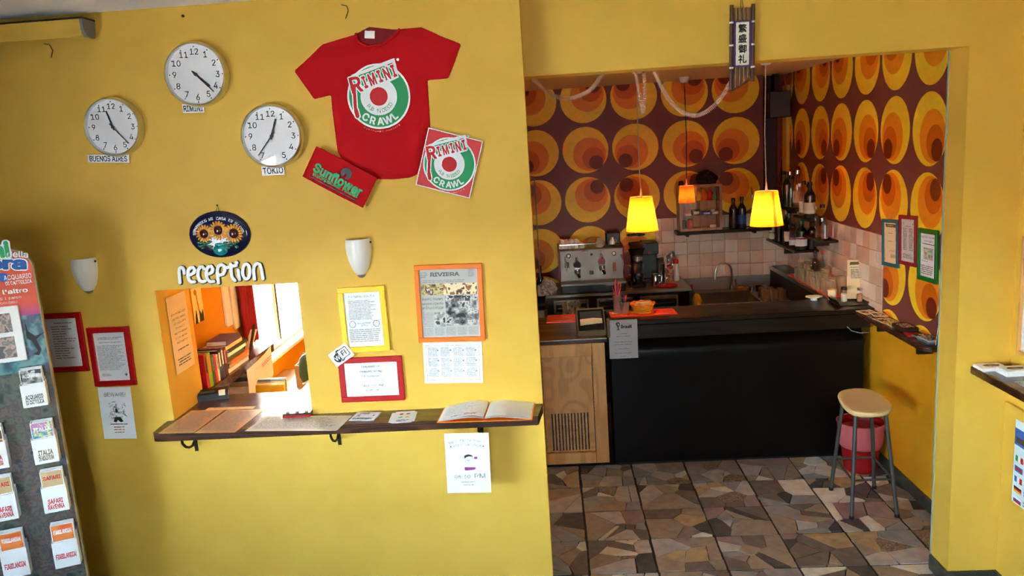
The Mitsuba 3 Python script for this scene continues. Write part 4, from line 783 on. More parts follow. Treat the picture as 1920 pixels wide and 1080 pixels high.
# what stands on the cabinet and counter
def lay(name, label, cat, q, z, mat, t, **kw): return flat(name, label, cat, q, mat, t, fr=Fr((0, 0, z), (1, 0, 0), (0, 1, 0)), **kw)
p = lay('bar_mat', 'red bar mat folded over on the low cabinet beside the napkin holder', 'bar mat', ((1026, 593), (1086, 590), (1086, 604), (1025, 606)), .953, 'mat_red', .008); p.lines(.45, .25, .8, .5, .16, seed=100, mat='sponge_yellow'); p.lines(.2, .8, .9, .95, .2, seed=101, mat='sponge_yellow'); p.done()
k = thing('napkin_holder', 'black napkin holder with a cream napkin hanging out', 'napkin holder'); b = at(1111, 630, z=.953); f = Fr((b[0] - .002, b[1], .954), (1, .05, 0), (-.05, 1, 0))
part('body', k, hull([(x, y, z) for x in (-.098, .098) for y, z in ((0, 0), (.16, 0), (.16, .165), (.10, .175), (.0, .03))]), 'card_brown', fr=f); s0, s1 = np.array((0, 0, .03)), np.array((0, .10, .175))
fs = Fr(f.p(0, 0, .03), f.U, f.p(0, .10, .175) - f.p(0, 0, .03)); part('face_plate', k, box(-.09, .09, .01, .165, .0005, .006, .003), 'black_plastic', fr=fs); part('recess', k, box(-.075, .075, .05, .15, .006, .009, .002), 'dark_grey', fr=fs)
part('napkin', k, thick(grid(12, 6, lambda a, b: ((a - .5) * .155, .045 + .045 * b * (1 - .6 * max(0, a - .6)) + .012 * a, .012 + .008 * math.sin(b * 2.5) * (1 - .4 * a))), .002), 'paper_cream', True, fr=fs)
p = lay('bar_mat', 'long red bar mat on the counter under the straws and basket', 'bar mat', ((1143, 587), (1262, 578), (1268, 589), (1145, 597.5)), ZBAR, 'mat_red', .006); p.lines(.04, .82, .96, .92, .2, seed=102, mat='sponge_yellow', ink=.25); p.done()
# straws in two glasses
def tumbler(r0, r1, h, n=20, t=.002): return lathe([(0, .001), (r0 * .96, .001), (r0, .006), (r1, h)], n)
rs = random.Random(4); zm = ZBAR + .0068
for gi, (px, n, h, lab) in enumerate(((1158, 13, .13, 'tall glass full of coloured straws on the red bar mat'), (1172, 3, .085, 'short glass beside the tall glass of straws on the red bar mat'))):
    g = at(px, 587 if gi == 0 else 588, z=zm); solo('glass', lab, 'glass', tumbler(.026, .034, h), 'drinking', True, fr=Fr((g[0], g[1], zm), (1, 0, 0), (0, 1, 0)))
    for i in range(n):
        a = 2 * math.pi * i / n; c = ('straw_pink', 'straw_purple', 'straw_red', 'orange_print')[i % 4]; nm = {'straw_pink': 'pink', 'straw_purple': 'purple', 'straw_red': 'red', 'orange_print': 'orange'}[c]; L = rs.uniform(.20, .235) if gi == 0 else .13
        b0 = np.array([g[0] + .012 * math.cos(a + 2.6), g[1] + .012 * math.sin(a + 2.6), zm + .013]); d = np.array([.034 * math.cos(a), .034 * math.sin(a), L]) * rs.uniform(.9, 1)
        d[:2] *= (.8 if i % 3 else 1.35) * (1.0 if gi == 0 else .6)
        solo('straw', f'{nm} drinking straw standing in the {"tall" if gi == 0 else "short"} glass on the red bar mat', 'straw', tube([b0, b0 + d * .5, b0 + d], .0034, 7), c, 60, group='straws on the bar')
k = thing('basket', 'amber wicker basket of wrapped biscuits on the red bar mat', 'basket'); g = at(1205, 586, z=zm); f = Fr((g[0] + .003, g[1] + .01, zm), (1, 0, 0), (0, 1, 0))
part('bowl', k, lathe([(0, 0), (.058, 0), (.068, .03), (.082, .062), (.079, .062), (.064, .03), (.055, .006), (0, .006)], 32), 'basket_amber', 40, fr=f)
for j in range(4): part('wicker_band', k, tube([f.p((.062 + .0055 * j) * math.cos(t) * (1 + .02 * math.sin(16 * t + math.pi * j)), (.062 + .0055 * j) * math.sin(t) * (1 + .02 * math.sin(16 * t + math.pi * j)), .010 + .015 * j) for t in np.linspace(0, 2 * math.pi, 65)], .004, 6), 'basket_amber', True)
part('rim', k, tube([f.p(.085 * math.cos(t), .085 * math.sin(t), .064 + .004 * math.sin(9 * t)) for t in np.linspace(0, 2 * math.pi, 65)], .006, 8), 'orange_lacquer', True)
for i in range(9):
    a = i * 2.4; r = .02 + .005 * i; c = np.array(f.p(r * math.cos(a), r * math.sin(a), .048 + .022 * (1 - r / .07) + .004 * (i % 2))); fb = Fr(c, (math.cos(a * 1.7), math.sin(a * 1.7), .15), (-math.sin(a * 1.7), math.cos(a * 1.7), .1))
    solo('biscuit', 'small cream wrapped biscuit heaped in the amber basket', 'biscuit', box(-.032, .032, -.016, .016, -.006, .006, .004), 'biscuit', group='biscuits in the basket', fr=fb)
for i, (px, py, c) in enumerate(((1150, 590, 'sponge_yellow'), (1166, 592, 'orange_print'), (1178, 591, 'print_red'), (1186, 588, 'sponge_yellow'), (1228, 586, 'label_red'))):
    g = at(px, py, z=zm); k = thing('sweet', ('yellow wrapped sweet left of the straw glass', 'orange wrapped sweet in front of the straw glasses', 'red wrapped sweet between straws and basket', 'yellow wrapped sweet touching the basket on its left', 'red wrapped sweet right of the basket')[i], 'sweet', 'sweets on the red bar mat'); fs = Fr((g[0], g[1], zm + .007), (math.cos(i), math.sin(i), 0), (-math.sin(i), math.cos(i), 0))
    part('candy', k, ball((0, 0, 0), (.012, .008, .007), 2), c, True, fr=fs); part('wrapper_end', k, hull([(.010, 0, 0), (.02, .007, .002), (.02, -.007, .003), (.02, 0, .005)]), c, fr=fs); part('wrapper_end', k, hull([(-.010, 0, 0), (-.02, .007, .002), (-.02, -.007, .003), (-.02, 0, .005)]), c, fr=fs)
# menu card hanging on the counter front
FB = Fr((0, 1.735, 0), (1, 0, 0), (0, 0, 1)); p = loose('menu_card', 'white Brasil menu card hanging from the counter edge below the straws', 'menu card', Fr((0, 1.7285, 0), (1, 0, 0), (0, 0, 1)), ((1140.5, 601), (1194.5, 598), (1197, 671), (1143, 673)), 'tag_grey', .001)
p.text('Brasil', .62, .175, .075, 'black_print', .38, weight=5); p.lines(.44, .105, .82, .125, .02, seed=110, mat='mid_print')
p.add(union_all([disc(p.xy(.33, .11), p.w * .075, 20), Polygon([p.xy(*q) for q in ((.265, .12), (.395, .12), (.35, .19), (.36, .235), (.385, .245), (.385, .262), (.275, .262), (.275, .245), (.305, .235), (.31, .19))])]).difference(disc(p.xy(.345, .115), p.w * .03, 14)), 'dark_grey', 'emblem')
for i, (b, w) in enumerate(((.35, .28), (.42, .46), (.56, .62), (.63, .56), (.74, .40), (.85, .60), (.94, .24))): p.lines(.5 - w / 2, b, .5 + w / 2, b + .02, .03, seed=111 + i, centre=True, ragged=0, mat='mid_print')
p.done()
# tray, menu stand, jars and dish at the right end of the counter
k = thing('tray', 'black tray with upturned corners at the right end of the bar', 'tray'); g = at(1600, 575, z=ZBAR); f = Fr((2.125, 1.93, ZBAR + .0005), (1, .0, 0), (0, 1, 0))
part('base', k, box(-.10, .10, -.10, .10, 0, .006, .002), 'black_plastic', fr=f)
for sg in (-1, 1): part('wing', k, hull([(sg * .09, y, z) for y in (-.10, .10) for z in (.0, .006)] + [(sg * .105, y, z) for y in (-.11, .11) for z in (.028, .034)]), 'black_plastic', fr=f)
k = thing('menu_stand', 'upright cream menu board standing on the black tray', 'menu'); SFr = Fr((0, 2.0, 0), (1, 0, 0), (0, 0, 1)); f, w, h = SFr.quad((1589, 488), (1645, 490), (1643, 561), (1588, 561))
f = Fr(np.array([f.o[0], f.o[1], ZBAR + .0125 + h * .5]), f.U, f.V + np.array([0, .12, 0])); part('board', k, box(-w / 2, w / 2, -h / 2, h / 2, -.004, 0, .001), 'paper_cream', fr=f); p = Print(k, f, w, h, .0004); p.rect(.08, .05, .92, .13, 'photo_warm', 'header'); p.rect(.1, .05, .9, .125, 'card_brown', 'header', .0005); p.add(disc(p.xy(.5, .09), w * .05, 16), 'black_print', 'header', .0007); p.lines(.1, .18, .9, .2, .03, seed=120, mat='mid_print'); p.lines(.12, .25, .5, .5, .04, seed=121, mat='mid_print'); p.lines(.55, .25, .95, .9, .045, seed=122, ragged=.4); p.done()
part('foot', k, box(-w * .3, w * .3, -h / 2 - .005, -h / 2, -.03, .02), 'black_plastic', fr=f)
def jar(name, label, cat, x, y, z, r, h, mat, cap, fill=None, group=None):
    k = thing(name, label, cat, group); f = Fr((x, y, z), (1, 0, 0), (0, 1, 0)); part('body', k, lathe([(0, 0), (r * .95, 0), (r, h * .05), (r, h * .7), (r * .8, h * .8), (r * .72, h * .84)], 18), mat, 40, fr=f)
    if cap: part('cap', k, lathe([(r * .74, h * .80), (r * .86, h * .82), (r * .86, h), (0, h)], 18), cap, 40, fr=f)
    if fill: part('contents', k, lathe([(0, h * .03), (r * .85, h * .03), (r * .85, h * .55), (0, h * .55)], 14), fill, 40, fr=f)
    return k
for px, py, r, h, cap, fill, lab in ((1578, 563, .024, .105, 'black_plastic', 'label_cream', 'spice jar with a black lid on the black tray'), (1607, 563, .020, .10, 'chrome', 'terracotta_print', 'small glass shaker in front of the menu board')):
    g = at(px, py, z=ZBAR + .0075); jar('jar', lab, 'jar', g[0], g[1] - .045, ZBAR + .0075, r, h, 'glass', cap, fill)
g = at(1560, 553, z=ZBAR); solo('cup', 'cream ribbed paper cup beside the black tray', 'cup', lathe([(0, 0), (.027, 0), (.033, .075), (.030, .075), (.025, .006), (0, .006)], 20), 'paper_cream', 40, fr=Fr((2.06, 2.06, ZBAR + .0005), (1, 0, 0), (0, 1, 0)))
g = at(1526, 563, z=ZBAR); k = thing('dish', 'cream oval dish standing on the bar counter by the glasses', 'dish'); f = Fr((g[0], g[1], ZBAR + .0005), (1, 0, 0), (0, 1, 0)); part('plate', k, tri((lambda m: (m[0] * [1, .8, 1], m[1]))(lathe([(0, .018), (.035, .018), (.06, .026), (.058, .030), (.03, .024), (0, .024)], 28))), 'ceramic_white', 40, fr=f); part('foot', k, lathe([(.024, 0), (.026, .0), (.02, .018), (.018, .018)], 16), 'ceramic_white', 40, fr=f)

# ------------------------------------------------------------------ back counter and coffee machine
ZK, YK = 1.0, 3.08
k = thing('back_counter', 'dark back counter with three steel-framed drawers below the coffee machine', 'counter')
part('top', k, box(0.0, 1.245, YK - .01, YB - .012, ZK - .025, ZK, .004), 'steel_satin'); part('body', k, box(0.005, 1.235, YK + .01, YB - .012, .08, ZK - .025), 'dark_metal'); part('plinth', k, box(.03, 1.2, YK + .05, YB - .05, -.006, .08), 'black_plastic')
part('end_strip', k, box(1.225, 1.245, YK - .006, YK + .01, .08, ZK - .025), 'steel')
for x0, x1 in ((1038, 1104), (1119, 1187), (1200, 1272)):
    a, b = at(x0, 565, y=YK)[0], at(x1, 565, y=YK)[0]; d = part('drawer', k, box(a, b, YK + .0, YK + .012, ZK - .165, ZK - .05, .004), 'steel_satin'); part('recess', d, box(a + .018, b - .018, YK - .003, YK + .0, ZK - .150, ZK - .066), 'black_plastic')
    part('handle', d, join([box(a + .022, b - .022, YK - .022, YK - .003, ZK - .083, ZK - .070, .003), box(a + .03, b - .03, YK - .012, YK - .003, ZK - .125, ZK - .115, .003)]), 'chrome')
# coffee machine
k = thing('coffee_machine', 'two-group steel espresso machine on the back counter', 'coffee machine'); YM = 3.20; mx0, mx1 = .135, .685; zt, zbm = 1.365, 1.10
part('body', k, box(mx0, mx1, YM + .004, 3.62, zbm - .02, zt, .006), 'steel_satin'); part('front_panel', k, box(mx0 + .012, mx1 - .012, YM - .004, YM + .004, zbm, zt - .004, .002), 'steel_satin'); 
for x in (mx0 - .012, mx1): part('side_panel', k, box(x, x + .012, YM - .002, 3.62, ZK + .10, zt + .012, .003), 'crimson_lacquer')
part('drip_tray', k, box(mx0, mx1 + .01, YM - .14, YM + .02, zbm - .028, zbm - .006, .004), 'steel_satin'); part('base', k, box(mx0 + .005, mx1, YM - .12, 3.6, ZK + .004, zbm - .028, .006), 'black_plastic')
part('cup_rail', k, tube([(mx0 + .01, 3.6, zt), (mx0 + .01, 3.6, zt + .045), (mx0 + .01, YM + .02, zt + .045), (mx1 - .16, YM + .02, zt + .045), (mx1 - .16, 3.6, zt + .045), (mx1 - .16, 3.6, zt)], .004, 6), 'chrome')
FM = Fr((0, YM - .004, 0), (1, 0, 0), (0, 0, 1))
for px, py in ((1082, 497), (1128, 490)):
    u, vv = FM.px(px, py); g = part('group_head', k, join([(lambda m: (m[0] @ np.array([[1, 0, 0], [0, 0, -1], [0, 1, 0]]) + np.array([u, YM - .005, vv]), m[1]))(lathe([(0, -.005), (.034, -.005), (.036, .03), (.026, .06), (.012, .075), (0, .078)], 20))]), 'chrome', 40)
    part('lever', g, tube([(u, YM - .06, vv + .03), (u - .004, YM - .07, vv + .055), (u - .004, YM - .06, vv + .072)], [.01, .011, .008], 10), 'chrome', True); part('portafilter', g, join([lathe([(.0, -.075), (.02, -.075), (.028, -.05), (.028, -.03), (0, -.03)], 18, (u, YM - .035, vv)), tube([(u, YM - .06, vv - .055), (u + .004, YM - .15, vv - .065)], .011, 10)]), 'chrome', 40); part('spout', g, tube([(u, YM - .04, vv - .07), (u, YM - .045, vv - .105)], .007, 8), 'chrome', True); part('handle', g, tube([(u + .004, YM - .14, vv - .063), (u + .008, YM - .2, vv - .07)], .013, 10), 'black_plastic', True)
for px, py, r in ((1066, 480, .019), (1151, 475, .019)):
    u, vv = FM.px(px, py); fg = FM.turn(u, vv); g = part('gauge', k, lathe([(r * .72, .0), (r * .72, .004), (r, .004), (r, .008), (r * .8, .012), (r * .72, .008)], 22), 'black_plastic', 40, fr=fg); part('dial', g, plate(disc((0, 0), r * .73, 20), .006), 'print_white', fr=fg)
for px, py, w, h, c in ((1109, 477, .007, .007, 'black_plastic'), (1109, 511, .016, .014, 'black_plastic'), (1063, 497, .016, .022, 'black_plastic'), (1152, 500, .012, .034, 'terracotta_print')):
    u, vv = FM.px(px, py); part('button', k, prism(sbox(u - w, vv - h, u + w, vv + h).buffer(.003), 0, .006), c, fr=FM)
for px, dy in ((1059, 0), (1165, -6)):
    u, v0 = FM.px(px, 487 + dy); part('steam_wand', k, tube([(u, YM - .004, v0), (u, YM - .03, v0 + .01), (u + .006, YM - .05, v0 - .03), (u + .012, YM - .05, v0 - .10)], [.006, .006, .005, .004], 8), 'chrome', True); part('steam_knob', k, cyl((u, YM - .004, v0 + .015), (u, YM - .03, v0 + .015), .009), 'chrome', 40)
u, vv = FM.px(1097, 471); part('badge', k, plate(lines(u - .03, vv - .006, u + .03, vv + .006, .012, 97, ink=.7), .0005), 'label_red', fr=FM, stuff=True)
u, vv = FM.px(1146, 533); part('badge', k, box(mx1 - .165, mx1 - .10, YM - .123, YM - .12, ZK + .06, ZK + .092), 'tag_grey')
cups = [(1053, 'white coffee cup at the left end of the machine top'), (1061, 'white coffee cup, second on the machine top'), (1070, 'white coffee cup, third on the machine top'), (1080, 'white coffee cup, fourth on the machine top'), (1091, 'white coffee cup, fifth on the machine top, beside the spoons'), (1124, 'tall white cup stacked left of the black stand on the machine')]
def cup(name, label, x, y, z, r, h, mat='ceramic_white', group=None, handle=True):
    k = thing(name, label, 'cup', group); f = Fr((x, y, z), (1, 0, 0), (0, 1, 0)); part('bowl', k, lathe([(0, h), (r * .62, h), (r * .85, h * .6), (r, .0), (r * .93, 0), (r * .78, h * .6), (0, h * .93)][::-1] if 0 else [(r * .93, .004), (r, 0), (r * .95, h * .35), (r * .8, h * .75), (r * .6, h), (0, h)], 20), mat, 40, fr=f)
    if handle: part('handle', k, tube([f.p(r * .9, -.0, h * .2), f.p(r * 1.4, -.0, h * .3), f.p(r * 1.4, 0, h * .6), f.p(r * .8, 0, h * .7)], .003, 6), mat, True)
for i, (px, lab) in enumerate(cups):
    x = at(px, 465, y=3.32)[0]; cup('cup', lab, x, 3.32, zt + .0005, .026 if i < 5 else .030, .045 if i < 5 else .04, group='cups on the coffee machine')
    if i in (0, 1, 2, 3, 5): cup('cup', 'upper ' + lab.replace(' at ', ' of the stack at ').replace(', ', ' of a stack, ', 1) if i != 5 else 'upper white cup of the tall stack left of the black stand', x + .002, 3.32, zt + (.041 if i < 5 else .036), .025 if i < 5 else .029, .042, group='cups on the coffee machine')
for i in range(5):
    a = at(1100 + 2 * i, 463, y=3.3); solo('spoon', 'thin steel spoon in the bundle leaning among the coffee cups', 'spoon', join([tube([(a[0] - .012 + .004 * i, 3.3 + .006 * i, zt + .003), (a[0] + .024 - .006 * i, 3.34, zt + .06)], .0018, 6), ball((a[0] + .026 - .006 * i, 3.342, zt + .063), (.004, .003, .009), 1)]), 'steel', 40, group='spoons on the coffee machine')
k = thing('grinder_stand', 'black cup warmer block at the right end of the coffee machine top', 'cup warmer'); x0, x1 = at(1137, 450, y=3.35)[0], at(1164, 450, y=3.35)[0]; part('block', k, box(x0, x1 - .005, 3.36, 3.5, zt + .0005, zt + .115, .008), 'black_plastic'); part('shelf_plate', k, box(x0 + .005, x1 - .02, 3.29, 3.36, zt + .012, zt + .018), 'black_plastic'); part('leg', k, cyl((x0 + .015, 3.30, zt), (x0 + .015, 3.30, zt + .012), .004), 'chrome'); part('leg', k, cyl((x1 - .03, 3.30, zt), (x1 - .03, 3.30, zt + .012), .004), 'chrome')
cup('cup', 'white mug with a handle on the black cup warmer', x0 + .045, 3.32, zt + .0185, .027, .062)
# grinder
k = thing('coffee_grinder', 'coffee grinder with a clear hopper and chrome doser', 'coffee grinder'); gx0 = at(1195, 520, y=3.3)[0]; f = Fr((gx0, 3.3, ZK + .0005), (1, 0, 0), (0, 1, 0))
part('base', k, box(-.075, .075, -.10, .11, 0, .03, .008), 'black_plastic', fr=f); part('body', k, lathe([(.055, .03), (.055, .07), (.05, .12), (.052, .26), (.06, .30), (.075, .33), (.0, .335)], 28), 'black_plastic', 40, fr=f); part('doser', k, lathe([(0, .13), (.048, .13), (.050, .14), (.050, .215), (.04, .22), (0, .22)], 26, (0, -.055, 0)), 'chrome', 40, fr=f); part('doser', k, lathe([(0, .235), (.044, .235), (.044, .275), (0, .28)], 26, (0, -.055, 0)), 'steel', 40, fr=f)
part('fork', k, join([tube([(-.04, -.06, .09), (-.04, -.13, .07)], .008, 8), tube([(.04, -.06, .09), (.04, -.13, .07)], .008, 8)]), 'chrome', 40, fr=f, stuff=True); part('knob', k, ball((0, -.09, .115), (.02, .02, .02), 2), 'chrome', True, fr=f); part('hopper', k, lathe([(.055, .335), (.075, .38), (.078, .45), (.074, .45), (.06, .45)], 28), 'glass', 40, fr=f); part('hopper_lid', k, lathe([(.079, .45), (.079, .458), (0, .462)], 24), 'black_plastic', 40, fr=f); part('beans', k, lathe([(0, .338), (.05, .338), (.066, .37), (.068, .385), (0, .39)], 20), 'bamboo_dark', True, fr=f); part('foot', k, join([cyl((-.065, -.09, 0), (-.065, -.09, .055), .010), cyl((.065, -.09, 0), (.065, -.09, .055), .010)]), 'chrome', 40, fr=f, stuff=True)
k = thing('coffee_maker', 'tall black filter coffee maker behind the grinder', 'coffee maker'); x0, x1 = at(1204, 500, y=3.5)[0], at(1233, 500, y=3.5)[0]; part('column', k, box(x0, x1, 3.52, 3.655, ZK + .0005, ZK + .36, .008), 'black_plastic'); part('head', k, box(x0 - .01, x1 + .005, 3.44, 3.52, ZK + .25, ZK + .36, .008), 'black_plastic'); part('plate', k, box(x0, x1, 3.43, 3.52, ZK + .0005, ZK + .03, .004), 'black_plastic'); part('lamp', k, box(x0 + .05, x0 + .07, 3.438, 3.442, ZK + .10 + .16, ZK + .28), 'label_red')
# jugs and jars right of the grinder
def jug(label, px, py, y, r, h, mat, group=None):
    b = at(px, py, y=y); k = thing('jug', label, 'jug', group); f = Fr((b[0], y, ZK + .0005), (1, 0, 0), (0, 1, 0)); part('body', k, lathe([(0, 0), (r * .95, 0), (r, h * .1), (r * .88, h * .6), (r * .74, h * .85), (r * .8, h), (r * .74, h), (r * .68, h * .85), (r * .8, h * .5), (0, .01)], 24), mat, 40, fr=f); part('handle', k, tube([f.p(r * .8, 0, h * .85), f.p(r * 1.6, 0, h * .8), f.p(r * 1.6, 0, h * .35), f.p(r * .92, 0, h * .25)], .0045, 8), mat, True); return k
jug('squat steel milk jug on the back counter', 1229, 533, 3.25, .034, .11, 'chrome'); jug('tall narrow steel jug behind the squat milk jug', 1243, 528, 3.27, .024, .19, 'chrome')
b = at(1254, 530, y=3.4); k = thing('jar', 'tall glass jar of red and orange packets beside the steel jugs', 'jar'); f = Fr((b[0], 3.40, ZK + .0005), (1, 0, 0), (0, 1, 0)); part('glass', k, lathe([(0, 0), (.058, 0), (.062, .01), (.062, .20), (.05, .235), (.052, .25), (.047, .25)], 24), 'glass', 40, fr=f)
rj = random.Random(3); 
for i in range(14):
    a = i * 2.4; r = .034 * ((i % 3) / 2.2 + .1); solo('packet', ('red packet inside the tall glass jar' if i % 2 else 'orange packet inside the tall glass jar'), 'packet', box(-.013, .013, -.009, .009, -.004, .004, .002), 'mat_red' if i % 2 else 'orange_print', fr=Fr(f.p(r * math.cos(a), r * math.sin(a), .02 + .012 * i), (math.cos(a), math.sin(a), .4), (-math.sin(a), math.cos(a), .1)), group='packets in the glass jar')
b = at(1259, 480, y=3.54); k = thing('jar', 'clear jar of crumpled foil behind the jar of red packets', 'jar'); f = Fr((b[0], 3.54, ZK + .0005), (1, 0, 0), (0, 1, 0)); part('glass', k, lathe([(0, 0), (.045, 0), (.045, .22), (.037, .25)], 24), 'glass', 40, fr=f); m = ball((0, 0, .18), (.036, .036, .08), 3); m = (m[0] * (1 + .35 * (meshkit.noise(m[0] * 60) - .5)[:, None] * [1, 1, .3]), m[1]); part('foil', k, m, 'chrome', fr=f)
jar('bottle', 'white plastic bottle with a red cap left of the sink', 'bottle', at(1268, 530, y=3.47)[0], 3.47, ZK + .0005, .028, .19, 'paper_pale', 'print_red')
jar('jar', 'dark canister behind the steel jugs', 'canister', at(1239, 510, y=3.6)[0], 3.61, ZK + .0005, .036, .19, 'mid_print', 'dark_grey')
solo('saucer', 'red plastic saucer under the tall jug and glass jar', 'saucer', lathe([(0, 0), (.09, 0), (.1, .008), (.095, .008), (0, .004)], 28), 'print_red', 40, fr=Fr((at(1248, 535, z=ZK)[0], 3.22, ZK + .0004), (1, 0, 0), (0, 1, 0)))
# bottle and things at the far left
k = thing('bottle', 'dark bottle with a cream label at the left end of the back counter', 'bottle'); x = at(1014.5, 540, y=3.3)[0]; f = Fr((x, 3.3, .93), (1, 0, 0), (0, 1, 0)); part('glass', k, lathe([(0, 0), (.03, 0), (.032, .01), (.032, .16), (.022, .20), (.012, .23), (.012, .30), (0, .30)], 20), 'glass_black', 40, fr=f); part('label', k, lathe([(.0325, .03), (.0325, .13)], 20), 'label_cream', True, fr=f)
k = thing('side_shelf', 'small shelf unit at the left of the back counter', 'shelf'); part('board', k, box(-.34, -.012, 3.1, 3.6, .905, .929, .002), 'black_plastic'); part('board', k, box(-.34, -.012, 3.1, 3.6, .74, .76, .002), 'pale_wood'); part('side', k, box(-.345, -.325, 3.1, 3.6, -.006, .905), 'pale_wood'); part('side', k, box(-.022, -.012, 3.1, 3.6, -.006, .74), 'pale_wood')
k = thing('tub', 'white tub on the lower board of the small shelf unit', 'tub'); x = at(1019, 570, y=3.2)[0]; part('body', k, box(x - .09, -.018, 3.14, 3.3, .761, .86, .006), 'white_plastic'); part('lid', k, box(x - .093, -.015, 3.137, 3.303, .86, .872, .003), 'mid_print')
# tea towels
def crumple(c, r, seed, mat): m = ball((0, 0, 0), 1, 4); q = m[0]; n = meshkit.fbm(q * 2.2 + seed, 4); w = np.abs(meshkit.noise(q * 5 + seed * 3) - .5); q = q * (0.75 + .55 * n - .35 * w)[:, None] * np.array(r); q[:, 2] = np.maximum(q[:, 2], -r[2] * .55); return q + np.array(c) + [0, 0, r[2] * .55], m[1]
x = at(1037, 548, y=3.2)[0]; m = crumple((x - .035, 3.15, ZK + .001), (.074, .06, .085), 4, 0); solo('tea_towel', 'crumpled white and grey tea towel at the left end of the back counter', 'tea towel', m, 'towel_check', True, uv=m[0][:, :2] * [9, 9] + m[0][:, 2:] * 5)
x0, x1 = at(1054, 575, y=3.05)[0], at(1090, 575, y=3.05)[0]; v, ff = grid(40, 24, lambda a, b: (x0 + a * (x1 - x0) * (1 - .25 * (1 - b)) + .0, YK - .034 - .010 * math.sin(a * 24 + b * 2) - .008 * (1 - b), ZK - .055 - (1 - b) * .19)); m = thick((v, ff), .003)
tt = thing('tea_towel', 'striped grey tea towel hanging from the left drawer handle', 'tea towel'); scene[tt] = mikit.ply(m, 'bsdf_towel_check', smooth=True, uv=np.c_[m[0][:, 0] * 9, m[0][:, 2] * 9])

# ------------------------------------------------------------------ sink
k = thing('sink', 'long stainless steel sink unit with a raised back in the corner of the bar', 'sink'); sx0, sx1, sy0, sz = 1.25, 2.05, 2.96, .86
b0, b1, c0, c1 = 1.33, 1.80, 3.06, 3.50; rim = sbox(sx0, sy0, sx1, YB - .014).difference(sbox(b0, c0, b1, c1).buffer(.02))
part('rim', k, prism(rim, sz - .02, sz), 'steel', fr=Fr((0, 0, 0), (1, 0, 0), (0, 1, 0))); part('front_lip', k, box(sx0, sx1, sy0 - .004, sy0 + .02, sz, sz + .012, .004), 'steel'); part('splashback', k, box(sx0, sx1 + .17, YB - .022, YB - .013, sz, .975, .002), 'steel_satin')
part('basin', k, join([box(b0 - .02, b1 + .02, c0 - .022, c0 - .02, sz - .16, sz - .02), box(b0 - .02, b1 + .02, c1 + .02, c1 + .022, sz - .16, sz - .02), box(b0 - .022, b0 - .02, c0 - .02, c1 + .02, sz - .16, sz - .02), box(b1 + .02, b1 + .022, c0 - .02, c1 + .02, sz - .16, sz - .02), box(b0 - .02, b1 + .02, c0 - .02, c1 + .02, sz - .162, sz - .16)]), 'steel', label='sunken basin'); part('body', k, box(sx0, sx1, sy0 + .02, YB - .02, .05, sz - .17), 'dark_metal'); part('apron', k, box(sx0, sx1, sy0, sy0 + .018, sz - .18, sz - .02), 'steel_satin'); part('plinth', k, box(sx0 + .02, sx1 - .02, sy0 + .06, YB - .05, -.006, .05), 'black_plastic')
part('drain', k, lathe([(0, sz - .159), (.03, sz - .159), (.033, sz - .157), (.03, sz - .156), (0, sz - .156)], 20, (1.56, 3.28, 0)), 'chrome', 40)
fx, fy = at(1372, 545, z=sz)[0], 3.59; fx = at(1372, 530, y=fy)[0]; k = thing('tap', 'tall chrome swan-neck tap at the back of the sink', 'tap'); part('base', k, lathe([(.024, 0), (.024, .03), (.016, .04), (.013, .05)], 20, (fx, fy, sz)), 'chrome', 40)
arc = [(fx, fy, sz + .04), (fx, fy, sz + .17)] + [(fx - .075 + .075 * math.cos(t), fy - .02 * t / 3, sz + .17 + .085 * math.sin(t)) for t in np.linspace(.1, math.pi, 16)] + [(fx - .152, fy - .022, sz + .15), (fx - .155, fy - .024, sz + .125)]; part('spout', k, tube(arc, .009, 12), 'chrome', True); part('nozzle', k, cyl(arc[-2], (fx - .157, fy - .026, sz + .11), .011), 'chrome', True); part('lever', k, tube([(fx + .02, fy, sz + .035), (fx + .035, fy, sz + .04), (fx + .035, fy, sz + .10)], .007, 10), 'chrome', True)
a, b = at(1402, 541, y=3.655), at(1443, 537, y=3.655); k = thing('dish_brush', 'yellow dish brush lying on the ledge behind the sink', 'dish brush'); zb2 = sz + .0145; a, b = at(1402, 541, z=sz + .05), at(1443, 537, z=sz + .05); a, b = np.array((a[0], 3.58, sz + .016)), np.array((b[0], 3.56, sz + .013)); part('handle', k, tube([a, a * .5 + b * .5 + [0, 0, .003], b], [.009, .006, .009], 10), 'sponge_yellow', True); part('bristles', k, lathe([(.02, 0), (.024, .022), (.018, .028), (0, .03)], 16, (a[0] - .012, a[1], sz + .0005)), 'paper_cream', 40)
x = at(1384, 553, z=sz)[0]; solo('sponge', 'brown scourer beside the foot of the tap', 'sponge', ball((x + .02, 3.40, sz - .115), (.045, .03, .022), 2), 'terracotta_print', True) if 0 else None
x, y, _ = at(1386, 552, z=sz); solo('sponge', 'brown scourer at the back edge of the sink by the tap', 'sponge', box(fx + .03, fx + .13, 3.525, 3.56, sz + .0006, sz + .03, .009), 'terracotta_print')
k = thing('spray_bottle', 'small green bottle and yellow cloth at the left end of the sink', 'bottle'); x, y = 1.285, 3.12; x = at(1291, 560, y=y)[0]; part('bottle', k, lathe([(0, 0), (.022, 0), (.024, .05), (.010, .075), (.010, .10), (0, .10)], 16, (1.285, 3.30, sz + .001)), 'sage_green', 40); part('cap', k, lathe([(.013, .10), (.013, .125), (0, .127)], 12, (1.285, 3.30, sz + .001)), 'print_red', 40)
m = crumple((1.288, 3.07, sz + .001), (.035, .07, .06), 9, 0); solo('cloth', 'yellow cleaning cloth at the left end of the sink', 'cloth', m, 'sponge_yellow', True)

